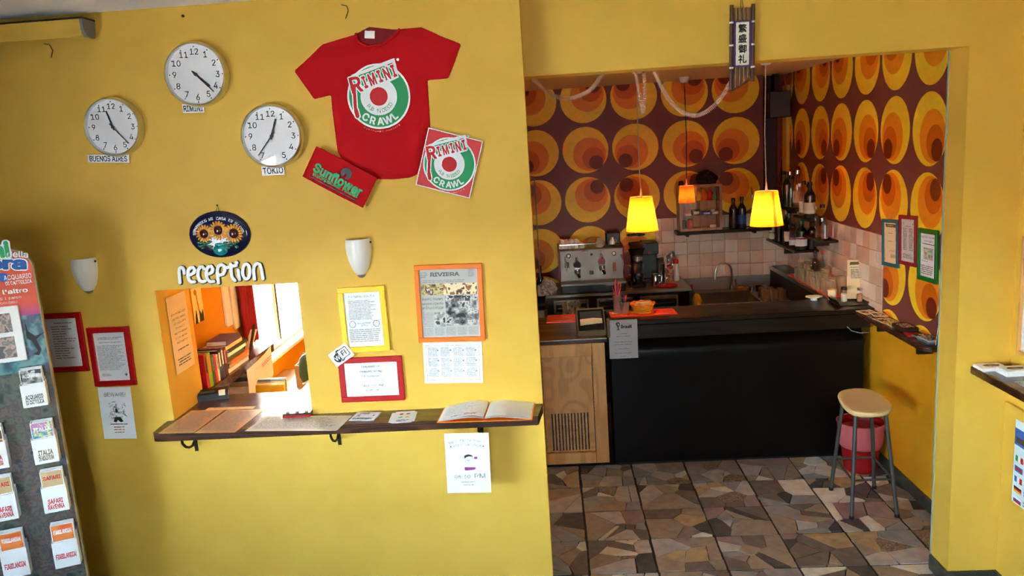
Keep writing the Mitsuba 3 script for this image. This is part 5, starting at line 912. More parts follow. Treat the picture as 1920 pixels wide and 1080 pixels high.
# ------------------------------------------------------------------ counter along the right wall, with glasses
k = thing('side_counter', 'narrow dark counter along the tiled wall, with a steel edge', 'counter'); part('top', k, box(2.055, XB - .013, 2.122, YB - .03, ZBAR - .03, ZBAR - .004, .003), 'dark_wood_deep'); part('edge_strip', k, box(2.050, 2.056, 2.122, YB - .03, ZBAR - .03, ZBAR), 'steel'); part('panel', k, box(2.06, 2.075, 2.122, YB - .03, -.006, ZBAR - .03), 'dark_metal')
k = thing('bar_mat', 'narrow red bar mat under the glasses along the tiled wall', 'bar mat'); part('rubber', k, box(2.062, 2.20, 2.13, 3.15, ZBAR - .0035, ZBAR + .004, .002), 'mat_red'); zg = ZBAR + .0045
rgl = random.Random(12)
pos = [(2.086 + .072 * (i % 2) + .006 * rgl.uniform(-1, 1), 2.17 + .074 * (i // 2) + .008 * rgl.uniform(-1, 1)) for i in range(24)]
pos = [q for q in pos if q[1] < 2.95 and all(math.hypot(q[0] - a, q[1] - b) > .07 for a, b in ((2.17, 2.76), (2.20, 2.69)))]
gm = {}
for kind, (r0, r1, h) in enumerate(((.026, .032, .115), (.024, .031, .145), (.027, .033, .095))):
    gm[kind] = mikit.ply(lathe([(0, .001), (r0 * .96, .001), (r0, .006), (r1, h)], 18), 'bsdf_drinking', smooth=True)
for i, (x, y) in enumerate(pos):
    kind = (0, 1, 0, 2, 1)[i % 5]; kk = thing('drinking_glass', ('medium clear tumbler', 'tall clear glass', 'short clear tumbler')[kind] + ' crowded among the glasses on the narrow red mat by the tiled wall', 'glass', 'glasses along the tiled wall'); scene[kk] = {**gm[kind], 'to_world': T().translate([x, y, zg])}
for i, (px, py) in enumerate(((1422, 552), (1433, 550), (1444, 549), (1455, 553), (1466, 552), (1477, 554), (1461, 562), (1474, 563))):
    g = at(px, py + 8, z=sz); kk = thing('drinking_glass', 'clear glass turned upside down on the right end of the sink', 'glass', 'washed glasses on the sink'); gx_, gy_ = min(max(g[0], 1.845), 2.01), min(max(g[1], 3.03), 3.6); gx_, gy_ = 1.86 + .066 * (i % 3), 3.03 + .072 * (i // 3); scene[kk] = {**gm[2], 'to_world': T().translate([gx_, gy_, sz + .0965]).rotate([1, 0, 0], 180)}
for i in range(3): k = thing('cup', ('steel measuring cup at the back of the washed glasses', 'dark steel cup beside the measuring cup behind the washed glasses', 'small steel cup right of the other two behind the washed glasses')[i], 'cup', 'steel cups on the sink'); part('bowl', k, lathe([(0, 0), (.022, 0), (.026, .05), (.024, .05), (.02, .004), (0, .004)], 18), ('chrome', 'dark_metal', 'chrome')[i], 40, fr=Fr((1.85 + .06 * i, 3.48, sz + .0005), (1, 0, 0), (0, 1, 0)))
# ------------------------------------------------------------------ shelves and bottles in the corner
zs = {'low': 1.31, 'right': 1.44, 'mid': 1.575, 'up': 1.62}
k = thing('bottle_shelf', 'lowest dark corner shelf of bottles over the glasses', 'shelf', 'dark bottle shelves in the corner'); part('board', k, box(2.03, XB - .012, 2.83, YB - .013, zs['low'] - .022, zs['low'], .003), 'dark_wood_deep'); part('bracket', k, box(2.06, XB - .012, 3.2, 3.22, zs['low'] - .08, zs['low'] - .022), 'dark_metal')
k = thing('bottle_shelf', 'short dark shelf of glasses nearest to the picture frames', 'shelf', 'dark bottle shelves in the corner'); part('board', k, box(2.095, XB - .012, 2.40, 2.86, zs['right'] - .022, zs['right'], .003), 'dark_wood_deep'); part('bracket', k, box(2.12, XB - .012, 2.6, 2.62, zs['right'] - .07, zs['right'] - .022), 'dark_metal')
k = thing('bottle_shelf', 'middle dark shelf of bottles in the corner', 'shelf', 'dark bottle shelves in the corner'); part('board', k, box(2.085, XB - .012, 2.68, 3.06, zs['mid'] - .02, zs['mid'], .003), 'dark_wood_deep'); part('bracket', k, box(2.11, XB - .012, 2.70, 2.72, zs['mid'] - .06, zs['mid'] - .02), 'dark_metal')
k = thing('bottle_shelf', 'topmost dark shelf of bottles in the corner', 'shelf', 'dark bottle shelves in the corner'); part('board', k, box(2.075, XB - .002, 3.14, YB - .05, zs['up'] - .02, zs['up'], .003), 'dark_wood_deep'); part('bracket', k, box(2.10, XB - .002, 3.3, 3.32, zs['up'] - .06, zs['up'] - .02), 'dark_metal')
def bottle(label, x, y, z, r, h, mat, cap, lab=None, neck=.30, stripe=None, group=None, sq=False):
    k = thing('bottle', label, 'bottle', group); f = Fr((x, y, z + .0005), (1, 0, 0), (0, 1, 0)); s = h * (1 - neck)
    pr = [(0, 0), (r * .92, 0), (r, h * .02), (r, s * .88), (r * .86, s * .96), (r * .5, s * 1.08), (r * .36, s * 1.16), (r * .34, h * .93), (r * .40, h * .93), (r * .40, h * .95)]
    part('glass', k, lathe(pr, 4 if sq else 18, a0=math.pi / 4 if sq else 0, a1=math.pi / 4 + 2 * math.pi if sq else 2 * math.pi), mat, 40, fr=f)
    part('cap', k, lathe([(r * .42, h * .90), (r * .44, h * .90), (r * .44, h), (0, h)], 14), cap, 40, fr=f)
    if lab: part('label', k, lathe([(r * 1.012, s * .18), (r * 1.012, s * .62)], 18, a0=math.pi * .85, a1=math.pi * 1.95), lab, True, fr=f)
    if stripe: part('label', k, lathe([(r * 1.02, s * .52), (r * 1.02, s * .60)], 18, a0=math.pi * .85, a1=math.pi * 1.95), stripe, True, fr=f)
    return k
def bx(px, y): return at(px, 400, y=y)[0]
G = 'bottles on the corner shelves'
for i, (px, y, r, h, m, c, lab, t) in enumerate(((1467, 3.42, .036, .30, 'glass_green', 'black_plastic', None, 'green bottle with a black cap at the left end of the topmost shelf'), (1474, 3.30, .036, .30, 'glass_dark', 'black_plastic', None, 'dark bottle, second from the left on the topmost shelf'), (1481, 3.22, .038, .31, 'glass', 'chrome', 'label_cream', 'clear bottle with a pale label, third on the topmost shelf'), (1490, 3.24, .036, .27, 'glass', 'black_plastic', None, 'clear bottle at the right end of the topmost shelf'), (1477, 3.52, .036, .29, 'glass_green', 'chrome', None, 'green bottle at the back of the topmost shelf'))): bottle(t, (2.112, 2.112, 2.184, 2.112, 2.184)[i], (3.42, 3.315, 3.26, 3.205, 3.47)[i], zs['up'], r, h, m, c, lab, group=G)
for i, (px, y, r, h, m, c, lab, t) in enumerate(((1497, 2.98, .034, .26, 'glass', 'print_white', None, 'clear bottle at the left end of the middle shelf'), (1505, 2.83, .036, .285, 'glass_rose', 'black_plastic', 'label_cream', 'rosy clear bottle with a tall neck on the middle shelf'), (1518, 2.76, .042, .285, 'glass_dark', 'black_plastic', 'label_cream', 'dark green bottle with a cream label on the middle shelf'), (1512, 3.02, .034, .25, 'glass_amber', 'dark_metal', None, 'amber bottle at the back of the middle shelf'))): bottle(t, (2.122, 2.122, 2.130, 2.19)[i], (3.00, 2.895, 2.775, 3.0)[i], zs['mid'], r, h, m, c, lab, group=G)
for i, (px, y, r, h, m, c, lab, t) in enumerate(((1532, 2.62, .028, .24, 'glass', 'chrome', None, 'slim clear bottle on the short shelf nearest to the frames'), (1547, 2.54, .042, .26, 'glass_amber', 'black_plastic', None, 'amber bottle with a big black stopper on the short shelf'), (1541, 2.72, .030, .12, 'glass_brown', 'dark_metal', None, 'brown bottle at the back of the short shelf'))): bottle(t, (2.128, 2.145, 2.19)[i], (2.63, 2.53, 2.64)[i], zs['right'], r, h, m, c, lab, group=G)
for i, (px, y, h, t) in enumerate(((1557, 2.46, .11, 'clear long glass at the right end of the short shelf'), (1563, 2.52, .085, 'red glass tumbler at the right end of the short shelf'))): solo('drinking_glass', t, 'glass', tumbler(.026, .03, h), ('glass', 'glass_rose')[i], True, fr=Fr((2.132 + .06 * i, 2.435, zs['right'] + .0005), (1, 0, 0), (0, 1, 0)))
for i, (x, y, r, h, m, c, lab, st, t, sq) in enumerate(((2.065, 3.60, .030, .15, 'label_cream', 'dark_metal', None, 'leaf_glaze', 'cream carton-like bottle with a green band at the left end of the lowest shelf', True), (2.08, 3.44, .036, .28, 'glass_black', 'black_plastic', None, None, 'tall black bottle on the lowest shelf', False), (2.10, 3.30, .030, .275, 'glass_black', 'chrome', None, None, 'slim black bottle with a silver cap on the lowest shelf', False), (2.085, 3.17, .038, .27, 'glass_green', 'leaf_glaze', 'label_cream', None, 'green clear bottle with a green cap on the lowest shelf', False), (2.068, 3.0, .030, .19, 'glass_brown', 'black_plastic', 'paper_white', 'label_red', 'small brown bottle with a white label on the lowest shelf', False), (2.10, 2.885, .045, .235, 'glass_dark', 'leaf_glaze', 'paper_white', 'label_red', 'squat dark green bottle with a white and red label on the lowest shelf', False), (2.184, 2.885, .035, .235, 'glass_black', 'black_plastic', None, None, 'broad black bottle at the right end of the lowest shelf', False), (2.165, 3.03, .032, .235, 'glass', 'chrome', None, None, 'clear bottle behind the squat green bottle on the lowest shelf', False), (2.175, 3.19, .034, .275, 'glass', 'print_white', 'label_cream', None, 'clear bottle with a white cap behind the green bottle on the lowest shelf', False), (2.175, 3.38, .034, .275, 'glass_amber', 'dark_metal', None, None, 'amber bottle at the back of the lowest shelf', False))): bottle(t, x, y, zs['low'], r, h, m, c, lab, stripe=st, group=G, sq=sq)
# bottles among the glasses
for x, y, r, h, m, c, t in ((2.09, 3.02, .032, .215, 'glass', 'dark_metal', 'clear bottle at the far end of the glasses on the narrow counter'), (2.165, 3.05, .034, .215, 'glass', 'steel', 'second clear bottle at the far end of the glasses on the narrow counter'), (2.17, 2.76, .030, .25, 'glass_brown', 'black_plastic', 'brown bottle with a black cap behind the glasses'), (2.20, 2.69, .018, .25, 'glass_green', 'print_red', 'thin green bottle with a red tip behind the glasses')): bottle(t, x, y, zg, r, h, m, c)

# ------------------------------------------------------------------ wall cabinet with sweets, and its shelf
x0, x1, z0, z1, yc = 1.226, 1.602, 1.432, 1.842, 3.50
k = thing('wall_shelf', 'dark brown shelf board on the tiles under the glass-fronted cabinet', 'shelf'); part('board', k, box(x0 - .03, 2.03, yc - .03, YB - .013, z0 - .028, z0, .003), 'dark_wood_deep')
for x in (1.3, 1.9): part('bracket', k, box(x, x + .02, YB - .1, YB - .013, z0 - .06, z0 - .028), 'dark_metal')
k = thing('glass_cabinet', 'small wooden wall cabinet with glass doors and shelves of sweets', 'cabinet'); t = .022
part('side', k, box(x0, x0 + t, yc, YB - .013, z0 + .001, z1), 'oak_cabinet'); part('side', k, box(x1 - t, x1, yc, YB - .013, z0 + .001, z1), 'oak_cabinet'); part('top', k, box(x0 + t, x1 - t, yc, YB - .013, z1 - t, z1), 'oak_cabinet'); part('bottom', k, box(x0 + t, x1 - t, yc, YB - .013, z0 + .001, z0 + t), 'oak_cabinet'); part('back', k, box(x0 + t, x1 - t, YB - .018, YB - .013, z0 + t, z1 - t), 'oak_cabinet')
zA, zB = z0 + .135, z0 + .262
for z in (zA, zB): part('glass_shelf', k, box(x0 + t, x1 - t, yc + .012, YB - .02, z - .005, z), 'glass')
DFr = Fr(((x0 + x1) / 2, yc - .002, (z0 + z1) / 2), (1, 0, 0), (0, -.006, 1)); part('door', k, plate(sbox(-(x1 - x0) / 2 + t * .6, -(z1 - z0) / 2 + t * .8, (x1 - x0) / 2 - t * .6, (z1 - z0) / 2 - t * .8), 0), 'glass', fr=DFr)
part('door_edge', k, box((x0 + x1) / 2 - .002, (x0 + x1) / 2 + .002, yc - .003, yc + .003, z0 + t, z1 - t), 'grey_print')
FCab = Fr((0, 3.57, 0), (1, 0, 0), (0, 0, 1))
for i, (a, b, z, w, h, m, t2) in enumerate(((.48, 1, zB, .05, .055, 'sponge_yellow', 'yellow sweet bag on the upper shelf of the glass cabinet'), (.62, 1, zB, .045, .075, 'orange_print', 'orange sweet bag on the upper shelf of the glass cabinet'), (.76, 1, zB, .045, .06, 'print_red', 'red sweet bag on the upper shelf of the glass cabinet'), (.855, 1, zB, .03, .04, 'mint_print', 'green sweet bag on the upper shelf of the glass cabinet'), (.38, 1, zB, .04, .035, 'straw_purple', 'purple sweet bag on the upper shelf of the glass cabinet'))):
    x = x0 + (x1 - x0) * a; m_ = crumple((x, 3.58, z + .001), (w * .6, .025, h), 20 + i, 0); solo('sweet_bag', t2, 'sweets', m_, m, True, group='sweets in the glass cabinet')
for i, (a, z, w, h, m, t2) in enumerate(((.22, zA, .06, .022, 'paper_pale', 'white candy box on the middle shelf of the glass cabinet'), (.42, zA, .075, .05, 'sage_green', 'green candy box on the middle shelf of the glass cabinet'), (.66, zA, .09, .03, 'blue_print', 'blue candy box on the middle shelf of the glass cabinet'), (.86, zA, .06, .03, 'photo_blue', 'blue patterned candy box at the right of the middle shelf of the glass cabinet'))):
    x = x0 + (x1 - x0) * a; kk = thing('candy_box', t2, 'candy box', 'sweets in the glass cabinet'); part('box', kk, box(x - w / 2, x + w / 2, 3.54, 3.60, z + .0006, z + h, .002), m); part('label', kk, box(x - w * .3, x + w * .3, 3.5392, 3.54, z + h * .25, z + h * .7), 'print_white')
x = x0 + (x1 - x0) * .28; jar('jar', 'red patterned tin on the bottom of the glass cabinet', 'tin', x, 3.58, z0 + t + .0006, .03, .095, 'label_red', None); kk = thing('price_card', 'small white price card on the bottom of the glass cabinet', 'card'); part('card', kk, box(x0 + .27, x0 + .325, 3.52, 3.522, z0 + t + .001, z0 + t + .026), 'paper_white'); kk = thing('price_card', 'small white price card on the middle glass shelf of the cabinet', 'card'); part('card', kk, box(x0 + .28, x0 + .315, 3.53, 3.532, zA + .031, zA + .052), 'paper_white')
jar('jar', 'dark green jar in the lower left of the glass cabinet', 'jar', x0 + .05, 3.58, z0 + t + .0006, .022, .085, 'sage_green', None)
m = crumple((x0 + .26, 3.58, z1 + .001), (.09, .06, .075), 33, 0); solo('foil_bag', 'crumpled silver foil bag on top of the glass cabinet', 'bag', m, 'dark_metal', False); jar('pot', 'small dark pot on the left corner of the glass cabinet', 'pot', x0 + .03, 3.56, z1 + .0006, .022, .045, 'black_plastic', None)
for px, y, r, h, m, c, lab, t2 in ((1375, 3.56, .037, .27, 'glass_black', 'black_plastic', 'wine_brown', 'black bottle beside the glass cabinet'), (1391, 3.56, .037, .275, 'glass_black', 'wine_brown', 'blue_print', 'black bottle with a blue label right of the other black bottle')): bottle(t2, at(px, 400, y=y)[0], y, z0, r, h, m, c, lab)
x = at(1411, 400, y=3.56)[0]; kk = bottle('clear bottle with a pouring spout and straw behind the right pendant lamp', x, 3.56, z0, .032, .29, 'glass', 'chrome', None); part('spout', kk, tube([(x, 3.56, z0 + .28), (x - .012, 3.55, z0 + .36)], .005, 8), 'terracotta_print', True)

# loudspeaker in the recess
x0s, x1s = at(1444, 190, y=3.48)[0], at(1484, 190, y=3.48)[0]; zz1, zz0 = at(1464, 170, y=3.48)[2], at(1464, 220, y=3.48)[2]
k = thing('loudspeaker', 'black loudspeaker hanging in the dark corner under the bar ceiling', 'loudspeaker'); part('cabinet', k, box(x0s, x1s, 3.50, 3.64, zz0, zz1, .006), 'black_plastic'); part('grille', k, box(x0s + .006, x1s - .006, 3.494, 3.50, zz0 + .006, zz1 - .006, .002), 'dark_grey'); part('bracket', k, box((x0s + x1s) / 2 - .02, (x0s + x1s) / 2 + .02, 3.60, 3.70, zz1 - .02, ZB - .001), 'dark_metal')
k = thing('wall_drawing', 'black ink branch drawing on the rust red strip in the corner', 'drawing'); FT = Fr((2.195, YB + .0995, 0), (1, 0, 0), (0, 0, 1)); rb = random.Random(6); ls = []
for i in range(9): a = np.array([rb.uniform(-.02, .02), 1.75 + .03 * i]); ls.append(LineString([a, a + [rb.uniform(-.02, .02), .05], a + [rb.uniform(-.02, .02), .11]]).buffer(.003))
part('ink', k, plate(union_all(ls), .0004), 'black_print', fr=FT)

# ------------------------------------------------------------------ pendant lamps
def pendant(top_px, mid, y, label, seam, size=(.112, .076, .235), mat='lamp_shade', power=1.0, cord='cord_pale'):
    c = at(*mid, y=y); k = thing('pendant_lamp', label, 'lamp', 'orange pendant lamps over the bar'); r0, r1, H = size; f = Fr((c[0], y, c[2] - H / 2), (1, 0, 0), (0, 1, 0)); sa = math.radians(seam)
    part('shade', k, lathe([(r0, 0), (r1, H)], 48, a0=sa + .10, a1=sa + 2 * math.pi - .10), mat, True, fr=f); part('seam', k, lathe([(r0, 0), (r1, H)], 4, a0=sa - .10, a1=sa + .10), 'lamp_stripe' if mat == 'lamp_shade' else mat, True, fr=f)
    part('rim', k, tube([f.p(r0 * math.cos(t), r0 * math.sin(t), 0) for t in np.linspace(0, 2 * math.pi, 49)], .0018, 6), 'orange_lacquer', True); part('rim', k, tube([f.p(r1 * math.cos(t), r1 * math.sin(t), H) for t in np.linspace(0, 2 * math.pi, 49)], .0016, 6), 'paper_cream', True)
    part('spider', k, join([tube([f.p(0, 0, H - .03), f.p(r1 * math.cos(t) * .99, r1 * math.sin(t) * .99, H - .005)], .0016, 6) for t in (0, 2.094, 4.189)]), 'white_plastic', stuff=True)
    part('socket', k, lathe([(0, H * .62), (r0 * .16, H * .62), (r0 * .18, H * .70), (r0 * .14, H * .86), (.008, H + .02), (.004, H + .06), (0, H + .06)], 16), 'white_plastic', 40, fr=f)
    b = part('bulb', k, ball((0, 0, H * .44), (r0 * .27, r0 * .27, r0 * .36), 2), 'ceramic_white', True, fr=f); scene[b]['emitter'] = {'type': 'area', 'radiance': {'type': 'rgb', 'value': [PL * power, PL * power * .72, PL * power * .38]}}
    t = at(*top_px, y=y); part('cord', k, tube([(c[0], y, c[2] + H / 2), (c[0] + (t[0] - c[0]) * .5, y, (c[2] + ZB) / 2), (c[0], y, ZB - .001)], .0035, 8), cord, True); part('ceiling_cup', k, lathe([(.0, ZB - .05), (.03, ZB - .045), (.045, ZB - .001)], 20, (c[0], y, 0)), 'white_plastic', 40)
pendant((1190, 150), (1203, 401), 1.93, 'orange pendant lamp over the bar, left one, above the coffee grinder', 100)
pendant((1431, 140), (1437, 390.5), 1.93, 'orange pendant lamp over the bar, right one, with a red seam', -72)

pendant((1288, 200), (1287.5, 364), 3.22, 'small orange red pendant lamp on a dark cord in front of the glass cabinet', -100, (.071, .058, .142), 'lamp_shade_red', 0.55, 'black_plastic')

# coiled pale cords hanging in loops under the header
def coil(label, pts, y, turns, r=.0095):
    P3 = np.array([at(px, py, y=y) for px, py in pts]); s = np.linspace(0, 1, len(P3)); n = turns * 9; u = np.linspace(0, 1, n); from_ = np.array([np.interp(u, s, P3[:, i]) for i in range(3)]).T
    from scipy.interpolate import CubicSpline
    c = CubicSpline(s, P3)(u); a = u * turns * 2 * math.pi; t = np.gradient(c, axis=0); t /= np.linalg.norm(t, axis=1)[:, None]; e1 = np.array([0, 1.0, 0]) + 0 * t; e2 = np.cross(t, e1); path = c + r * (np.cos(a)[:, None] * e1 + np.sin(a)[:, None] * e2)
    k = thing('coiled_cord', label, 'cord', 'coiled cords under the header'); part('coil', k, tube(path, .0021, 5), 'coil_pink', True); 
    for e in (0, -1): part('hook', k, tube([path[e], path[e] + [0, .0, .03], [path[e][0], y + .0, max(ZH, path[e][2] + .03)]] if e == 0 or True else 0, .002, 5), 'dark_metal')
coil('pale coiled cord hanging in a loop at the left end of the header', [(998, 149), (1012, 160), (1035, 178), (1065, 184.5), (1095, 176), (1115, 160), (1131, 138)], .285, 52)
coil('pale coiled cord hanging in a narrow loop by the left lamp cord', [(1192, 136), (1197, 165), (1202, 195), (1205, 212), (1208, 195), (1209, 165), (1207, 137)], .285, 46, .008)
coil('pale coiled cord hanging in a wide loop left of the bamboo sign', [(1227, 134), (1240, 162), (1262, 196), (1288, 214), (1315, 214), (1342, 195), (1362, 168), (1378, 140)], .285, 76)

# bamboo hanging with four written signs
k = thing('bamboo_hanging', 'bamboo wall hanging with four black brush signs, on the header over the bar', 'wall hanging'); f, w, h = HEAD.quad((1371, 16), (1414, 15), (1415, 137), (1372, 138), w=.03); f = HEAD.turn(*HEAD.px(1392.5, 77, .03), -1); w, hh = .112, .31
for sx in (-1, 1):
    b = part('pole', k, cyl((sx * w * .42, -hh * .56 if sx > 0 else -hh * .66, .02), (sx * w * .42, hh * .5, .02), .0085, n=10), 'bamboo_dark', 40, fr=f)
    for z in (.26 * hh, -.05 * hh, -.36 * hh): part('tie', b, lathe([(.0093, -.004), (.0100, 0), (.0093, .004)], 10), 'print_white', True, fr=Fr(f.p(sx * w * .42, z * 1.0, .02), f.U, -f.W))
for i in range(9):
    u = -w * .32 + w * .64 * i / 8; part('rod', k, cyl((u, hh * .46, .014), (u, -hh * (.68 - .18 * i / 8), .014), .0032, n=7), 'bamboo_light' if i % 2 else 'bamboo_dark', 40, fr=f)
part('end_rod', k, tube([(-w * .46, -hh * .70, .024), (w * .40, -hh * .51, .024)], .0045, 8), 'bamboo_dark', fr=f)
part('panel', k, prism(sbox(-w * .31, -hh * .34, w * .31, hh * .27).buffer(.004), .022, .026), 'purple_book', fr=f); part('paper', k, prism(sbox(-w * .23, -hh * .32, w * .23, hh * .25).buffer(.003), .026, .0268), 'label_cream', fr=f)
for i, ch in enumerate('繁盛御礼'): part('brush_sign', k, plate(text(ch, .027, (0, hh * (.175 - .14 * i)), weight=3, face='Noto Sans CJK'), .0272), 'black_print', fr=f)
part('string', k, join([tube([f.p(-w * .05, hh * .46, .018), f.p(-w * .02, hh * .75, .006)], .0015, 5), tube([f.p(w * .03, hh * .46, .018), f.p(-w * .02, hh * .75, .006)], .0015, 5)]), 'black_plastic', stuff=True)

# ------------------------------------------------------------------ on the bar's right wall
p = framed('picture_frame', 'teal blue picture frame with a cream sheet on the round-patterned wallpaper', 'picture frame', SIDE, ((1652, 409), (1683, 414), (1682, 503), (1654, 497)), .022, 'blue_lacquer', 'paper_cream'); p.rect(.1, .03, .95, .11, 'card_brown', 'header'); p.lines(.25, .06, .75, .09, .03, seed=129, mat='paper_cream'); p.lines(.3, .25, .7, .28, .03, seed=130, mat='mid_print'); p.lines(.3, .45, .7, .48, .03, seed=131, mat='mid_print'); p.lines(.4, .68, .95, .72, .02, seed=132, mat='mid_print'); p.lines(.5, .78, .95, .86, .03, seed=133, mat='mid_print'); p.done()
p = framed('picture_frame', 'crimson picture frame with a pink price list between the blue and green frames', 'picture frame', SIDE, ((1684, 402.5), (1717, 406), (1716, 502), (1685, 494)), .022, 'crimson_lacquer', 'paper_pale'); p.lines(.28, .16, .72, .19, .03, seed=128, mat='mid_print', ragged=0); p.lines(.12, .22, .45, .75, .035, seed=134, mat='mid_print'); p.lines(.55, .22, .88, .75, .035, seed=135, mat='mid_print'); p.lines(.12, .82, .9, .93, .03, seed=136, mat='mid_print')
for a in (.16, .84): p.add(Polygon([p.xy(a - .02, .09), p.xy(a + .03, .10), p.xy(a, .14)]), 'black_print', 'dots')
p.done()
p = framed('picture_frame', 'green picture frame headed Special Sunday Cocktails near the chalkboard', 'picture frame', SIDE, ((1720, 427), (1757, 433), (1755, 534), (1719, 523)), .026, 'green_lacquer', 'paper_white'); p.text('Special Sunday', .5, .08, .04, 'dark_grey', .9); p.text('Cocktails', .5, .17, .04, 'dark_grey', .55); p.rect(.08, .235, .92, .25, 'black_print', 'rule'); p.rect(.2, .33, .82, .60, 'photo_blue'); p.lines(.05, .64, .6, .68, .03, seed=140, mat='mid_print'); p.lines(.05, .74, .95, .95, .045, seed=141, mat='mid_print'); p.done()
# ledge
ZL = 1.05
k = thing('wall_ledge', 'narrow dark wooden ledge with rounded end under the picture frames', 'ledge'); part('board', k, prism(sbox(2.105, .83, XB - .001, 1.735).union(Polygon([(2.105, .83), (2.115, .79), (2.15, .77), (XB - .001, .765), (XB - .001, .83)])), ZL - .03, ZL), 'dark_wood'); part('front_bead', k, tube([(2.104, 1.73, ZL - .01), (2.104, .83, ZL - .01), (2.114, .79, ZL - .01), (2.15, .769, ZL - .01)], .006, 8), 'dark_wood', True); 
for y in (.95, 1.5): part('bracket', k, box(2.15, XB - .001, y - .01, y + .01, ZL - .09, ZL - .03), 'dark_metal')
def leaflet(label, q, z, t, mat, cat='flyer', pr=None, seed=0, group='flyers on the wall ledge'):
    x0, x1, y0, y1, a = q; f = Fr(((x0 + x1) / 2, (y0 + y1) / 2, ZL + .0006 + z), (math.cos(math.radians(a)), math.sin(math.radians(a)), 0), (-math.sin(math.radians(a)), math.cos(math.radians(a)), 0)); w, h = x1 - x0, y1 - y0
    k = thing('leaflet', label, cat, group); part('paper', k, box(-w / 2, w / 2, -h / 2, h / 2, 0, t, .001 if t > .004 else 0), mat, fr=f)
    if pr: part('print', k, plate(sbox(-w * .4, -h * .35, w * .4, h * .35), t + .0003), pr, fr=f, uv=plate(sbox(-w * .4, -h * .35, w * .4, h * .35), t)[0][:, :2])
leaflet('pale flyer on the ledge next to the black tray', (2.10, 2.20, 1.60, 1.72, 8), .0, .003, 'paper_cream', pr='photo_warm'); leaflet('folded flyer lying on the pile by the black tray', (2.14, 2.225, 1.50, 1.63, -6), .0042, .003, 'paper_cream', pr='photo_warm'); leaflet('tan flyer with red print in the middle of the ledge', (2.115, 2.215, 1.34, 1.48, 10), .0, .004, 'paper_tan', pr='photo_warm'); leaflet('cream flyer half under the dark card box', (2.13, 2.22, 1.24, 1.34, -5), .0, .003, 'paper_cream', pr='photo_colour')
leaflet('dark flat card box on the ledge', (2.135, 2.225, 1.10, 1.25, 2), .0036, .022, 'brown_plastic', 'box', 'photo_colour'); leaflet('red flyer beside the dark card box on the ledge', (2.13, 2.21, 1.00, 1.09, -8), .0, .003, 'label_red'); leaflet('small framed card lying by the red flyer on the ledge', (2.15, 2.22, .955, 1.02, 6), .0034, .008, 'mid_print', 'flyer', 'photo_warm')
for i, lab in enumerate(('dark booklet at the bottom of the stack on the rounded end of the ledge', 'grey booklet in the middle of the stack on the rounded end of the ledge', 'glossy grey booklet on top of the stack on the rounded end of the ledge')): leaflet(lab, (2.13 + .004 * i, 2.215 + .002 * i, .80, .92, -3 + 4 * i), .0 + .0095 * i, .009, ('dark_grey', 'mid_print', 'tag_grey')[i], 'booklet', ('photo_grey', None, 'photo_grey')[i])
# chalkboard leaning on the wall at the end of the ledge
k = thing('chalkboard', 'dark chalkboard with white writing leaning on the wall beside the opening', 'chalkboard'); a, b = SIDE.px(1774, 462, .02), SIDE.px(1757, 618, .05); fb = Fr((XB - .045, .86, ZL + .0395), (0, -1, 0), (.045, 0, .52)); W, H = .30, .56
fb = Fr((XB - .05, at(1757, 622, x=XB - .05)[1] - .0, ZL + .001), (0, -1, 0), (.05, .10, .52))
part('slate', k, box(0, W, 0, H, -.008, -.002), 'chalkboard', fr=fb); part('frame', k, join([box(-.012, 0, -.0, H, -.010, .004, .002), box(W, W + .012, 0, H, -.010, .004, .002), box(0, W, H, H + .012, -.010, .004, .002), box(0, W, 0, .012, -.010, .004, .002)]), 'dark_wood_deep', fr=fb); part('frame_line', k, box(-.004, .001, .0, H, .004, .005), 'paper_cream', fr=fb, label='pale inner line of the frame')
part('writing', k, join([plate(LineString([(.02 + .012 * math.sin(5 * q + i * 1.7) + .01 * q, .06 + .055 * i + .007 * math.cos(7 * q)) for q in np.linspace(0, 1.4, 16)]).buffer(.0016), -.0015) for i in range(7)]), 'print_white', fr=fb, stuff=True)
# green edged glass panel behind the left edge of the wall
k = thing('partition', 'clear glass partition with a dark green edge just behind the left side of the bar opening', 'partition'); a, b = at(1002.5, 332, y=.5), at(1013, 520, y=.5); part('pane', k, box(-.30, a[0] - .004, .50, .506, b[2], a[2]), 'glass'); part('edge', k, box(a[0] - .004, a[0], .495, .511, b[2], a[2]), 'sage_green'); part('foot', k, box(-.345, -.30, .49, .52, b[2] - .05, a[2]), 'dark_metal')

# ------------------------------------------------------------------ stool and bin
k = thing('bar_stool', 'bar stool with a cream seat and grey tubular legs in front of the bar', 'stool'); zst = .665; c = at(1621, 752, z=zst); feet = [at(px, py, z=0) for px, py in ((1558, 919), (1597, 973), (1639, 916), (1682, 970))]; cx, cy = np.mean([q[0] for q in feet]) - .01, np.mean([q[1] for q in feet])
tops = [at(px, py, z=zst - .03) for px, py in ((1588, 764), (1608, 772), (1637, 772), (1655, 768))]; ctr = np.mean(tops, axis=0)
corner = [Fr((0, 0, zst), (1, 0, 0), (0, 1, 0)).px(*q) for q in ((1573, 742), (1577, 733), (1590, 729), (1615, 727.5), (1640, 732), (1660, 748), (1671, 760), (1668, 768), (1640, 773), (1605, 772), (1588, 763))]
for _ in range(3): corner = [q for a, b in zip(corner, corner[1:] + corner[:1]) for q in (np.array(a) * .75 + np.array(b) * .25, np.array(a) * .25 + np.array(b) * .75)]
sp = Polygon(corner).buffer(.010); rings = []
lv = [(-.034, -.012), (-.026, -.002), (-.012, .002), (-.004, -.001), (0.0, -.010)]; nn = 56
V = []; 
for dz, gr in lv:
    g = sp.buffer(gr); V += [(*g.exterior.interpolate(i / nn, normalized=True).coords[0], zst + dz) for i in range(nn)]
V = np.array(V); cc = np.array([sp.centroid.x, sp.centroid.y, zst - .008]); F = []
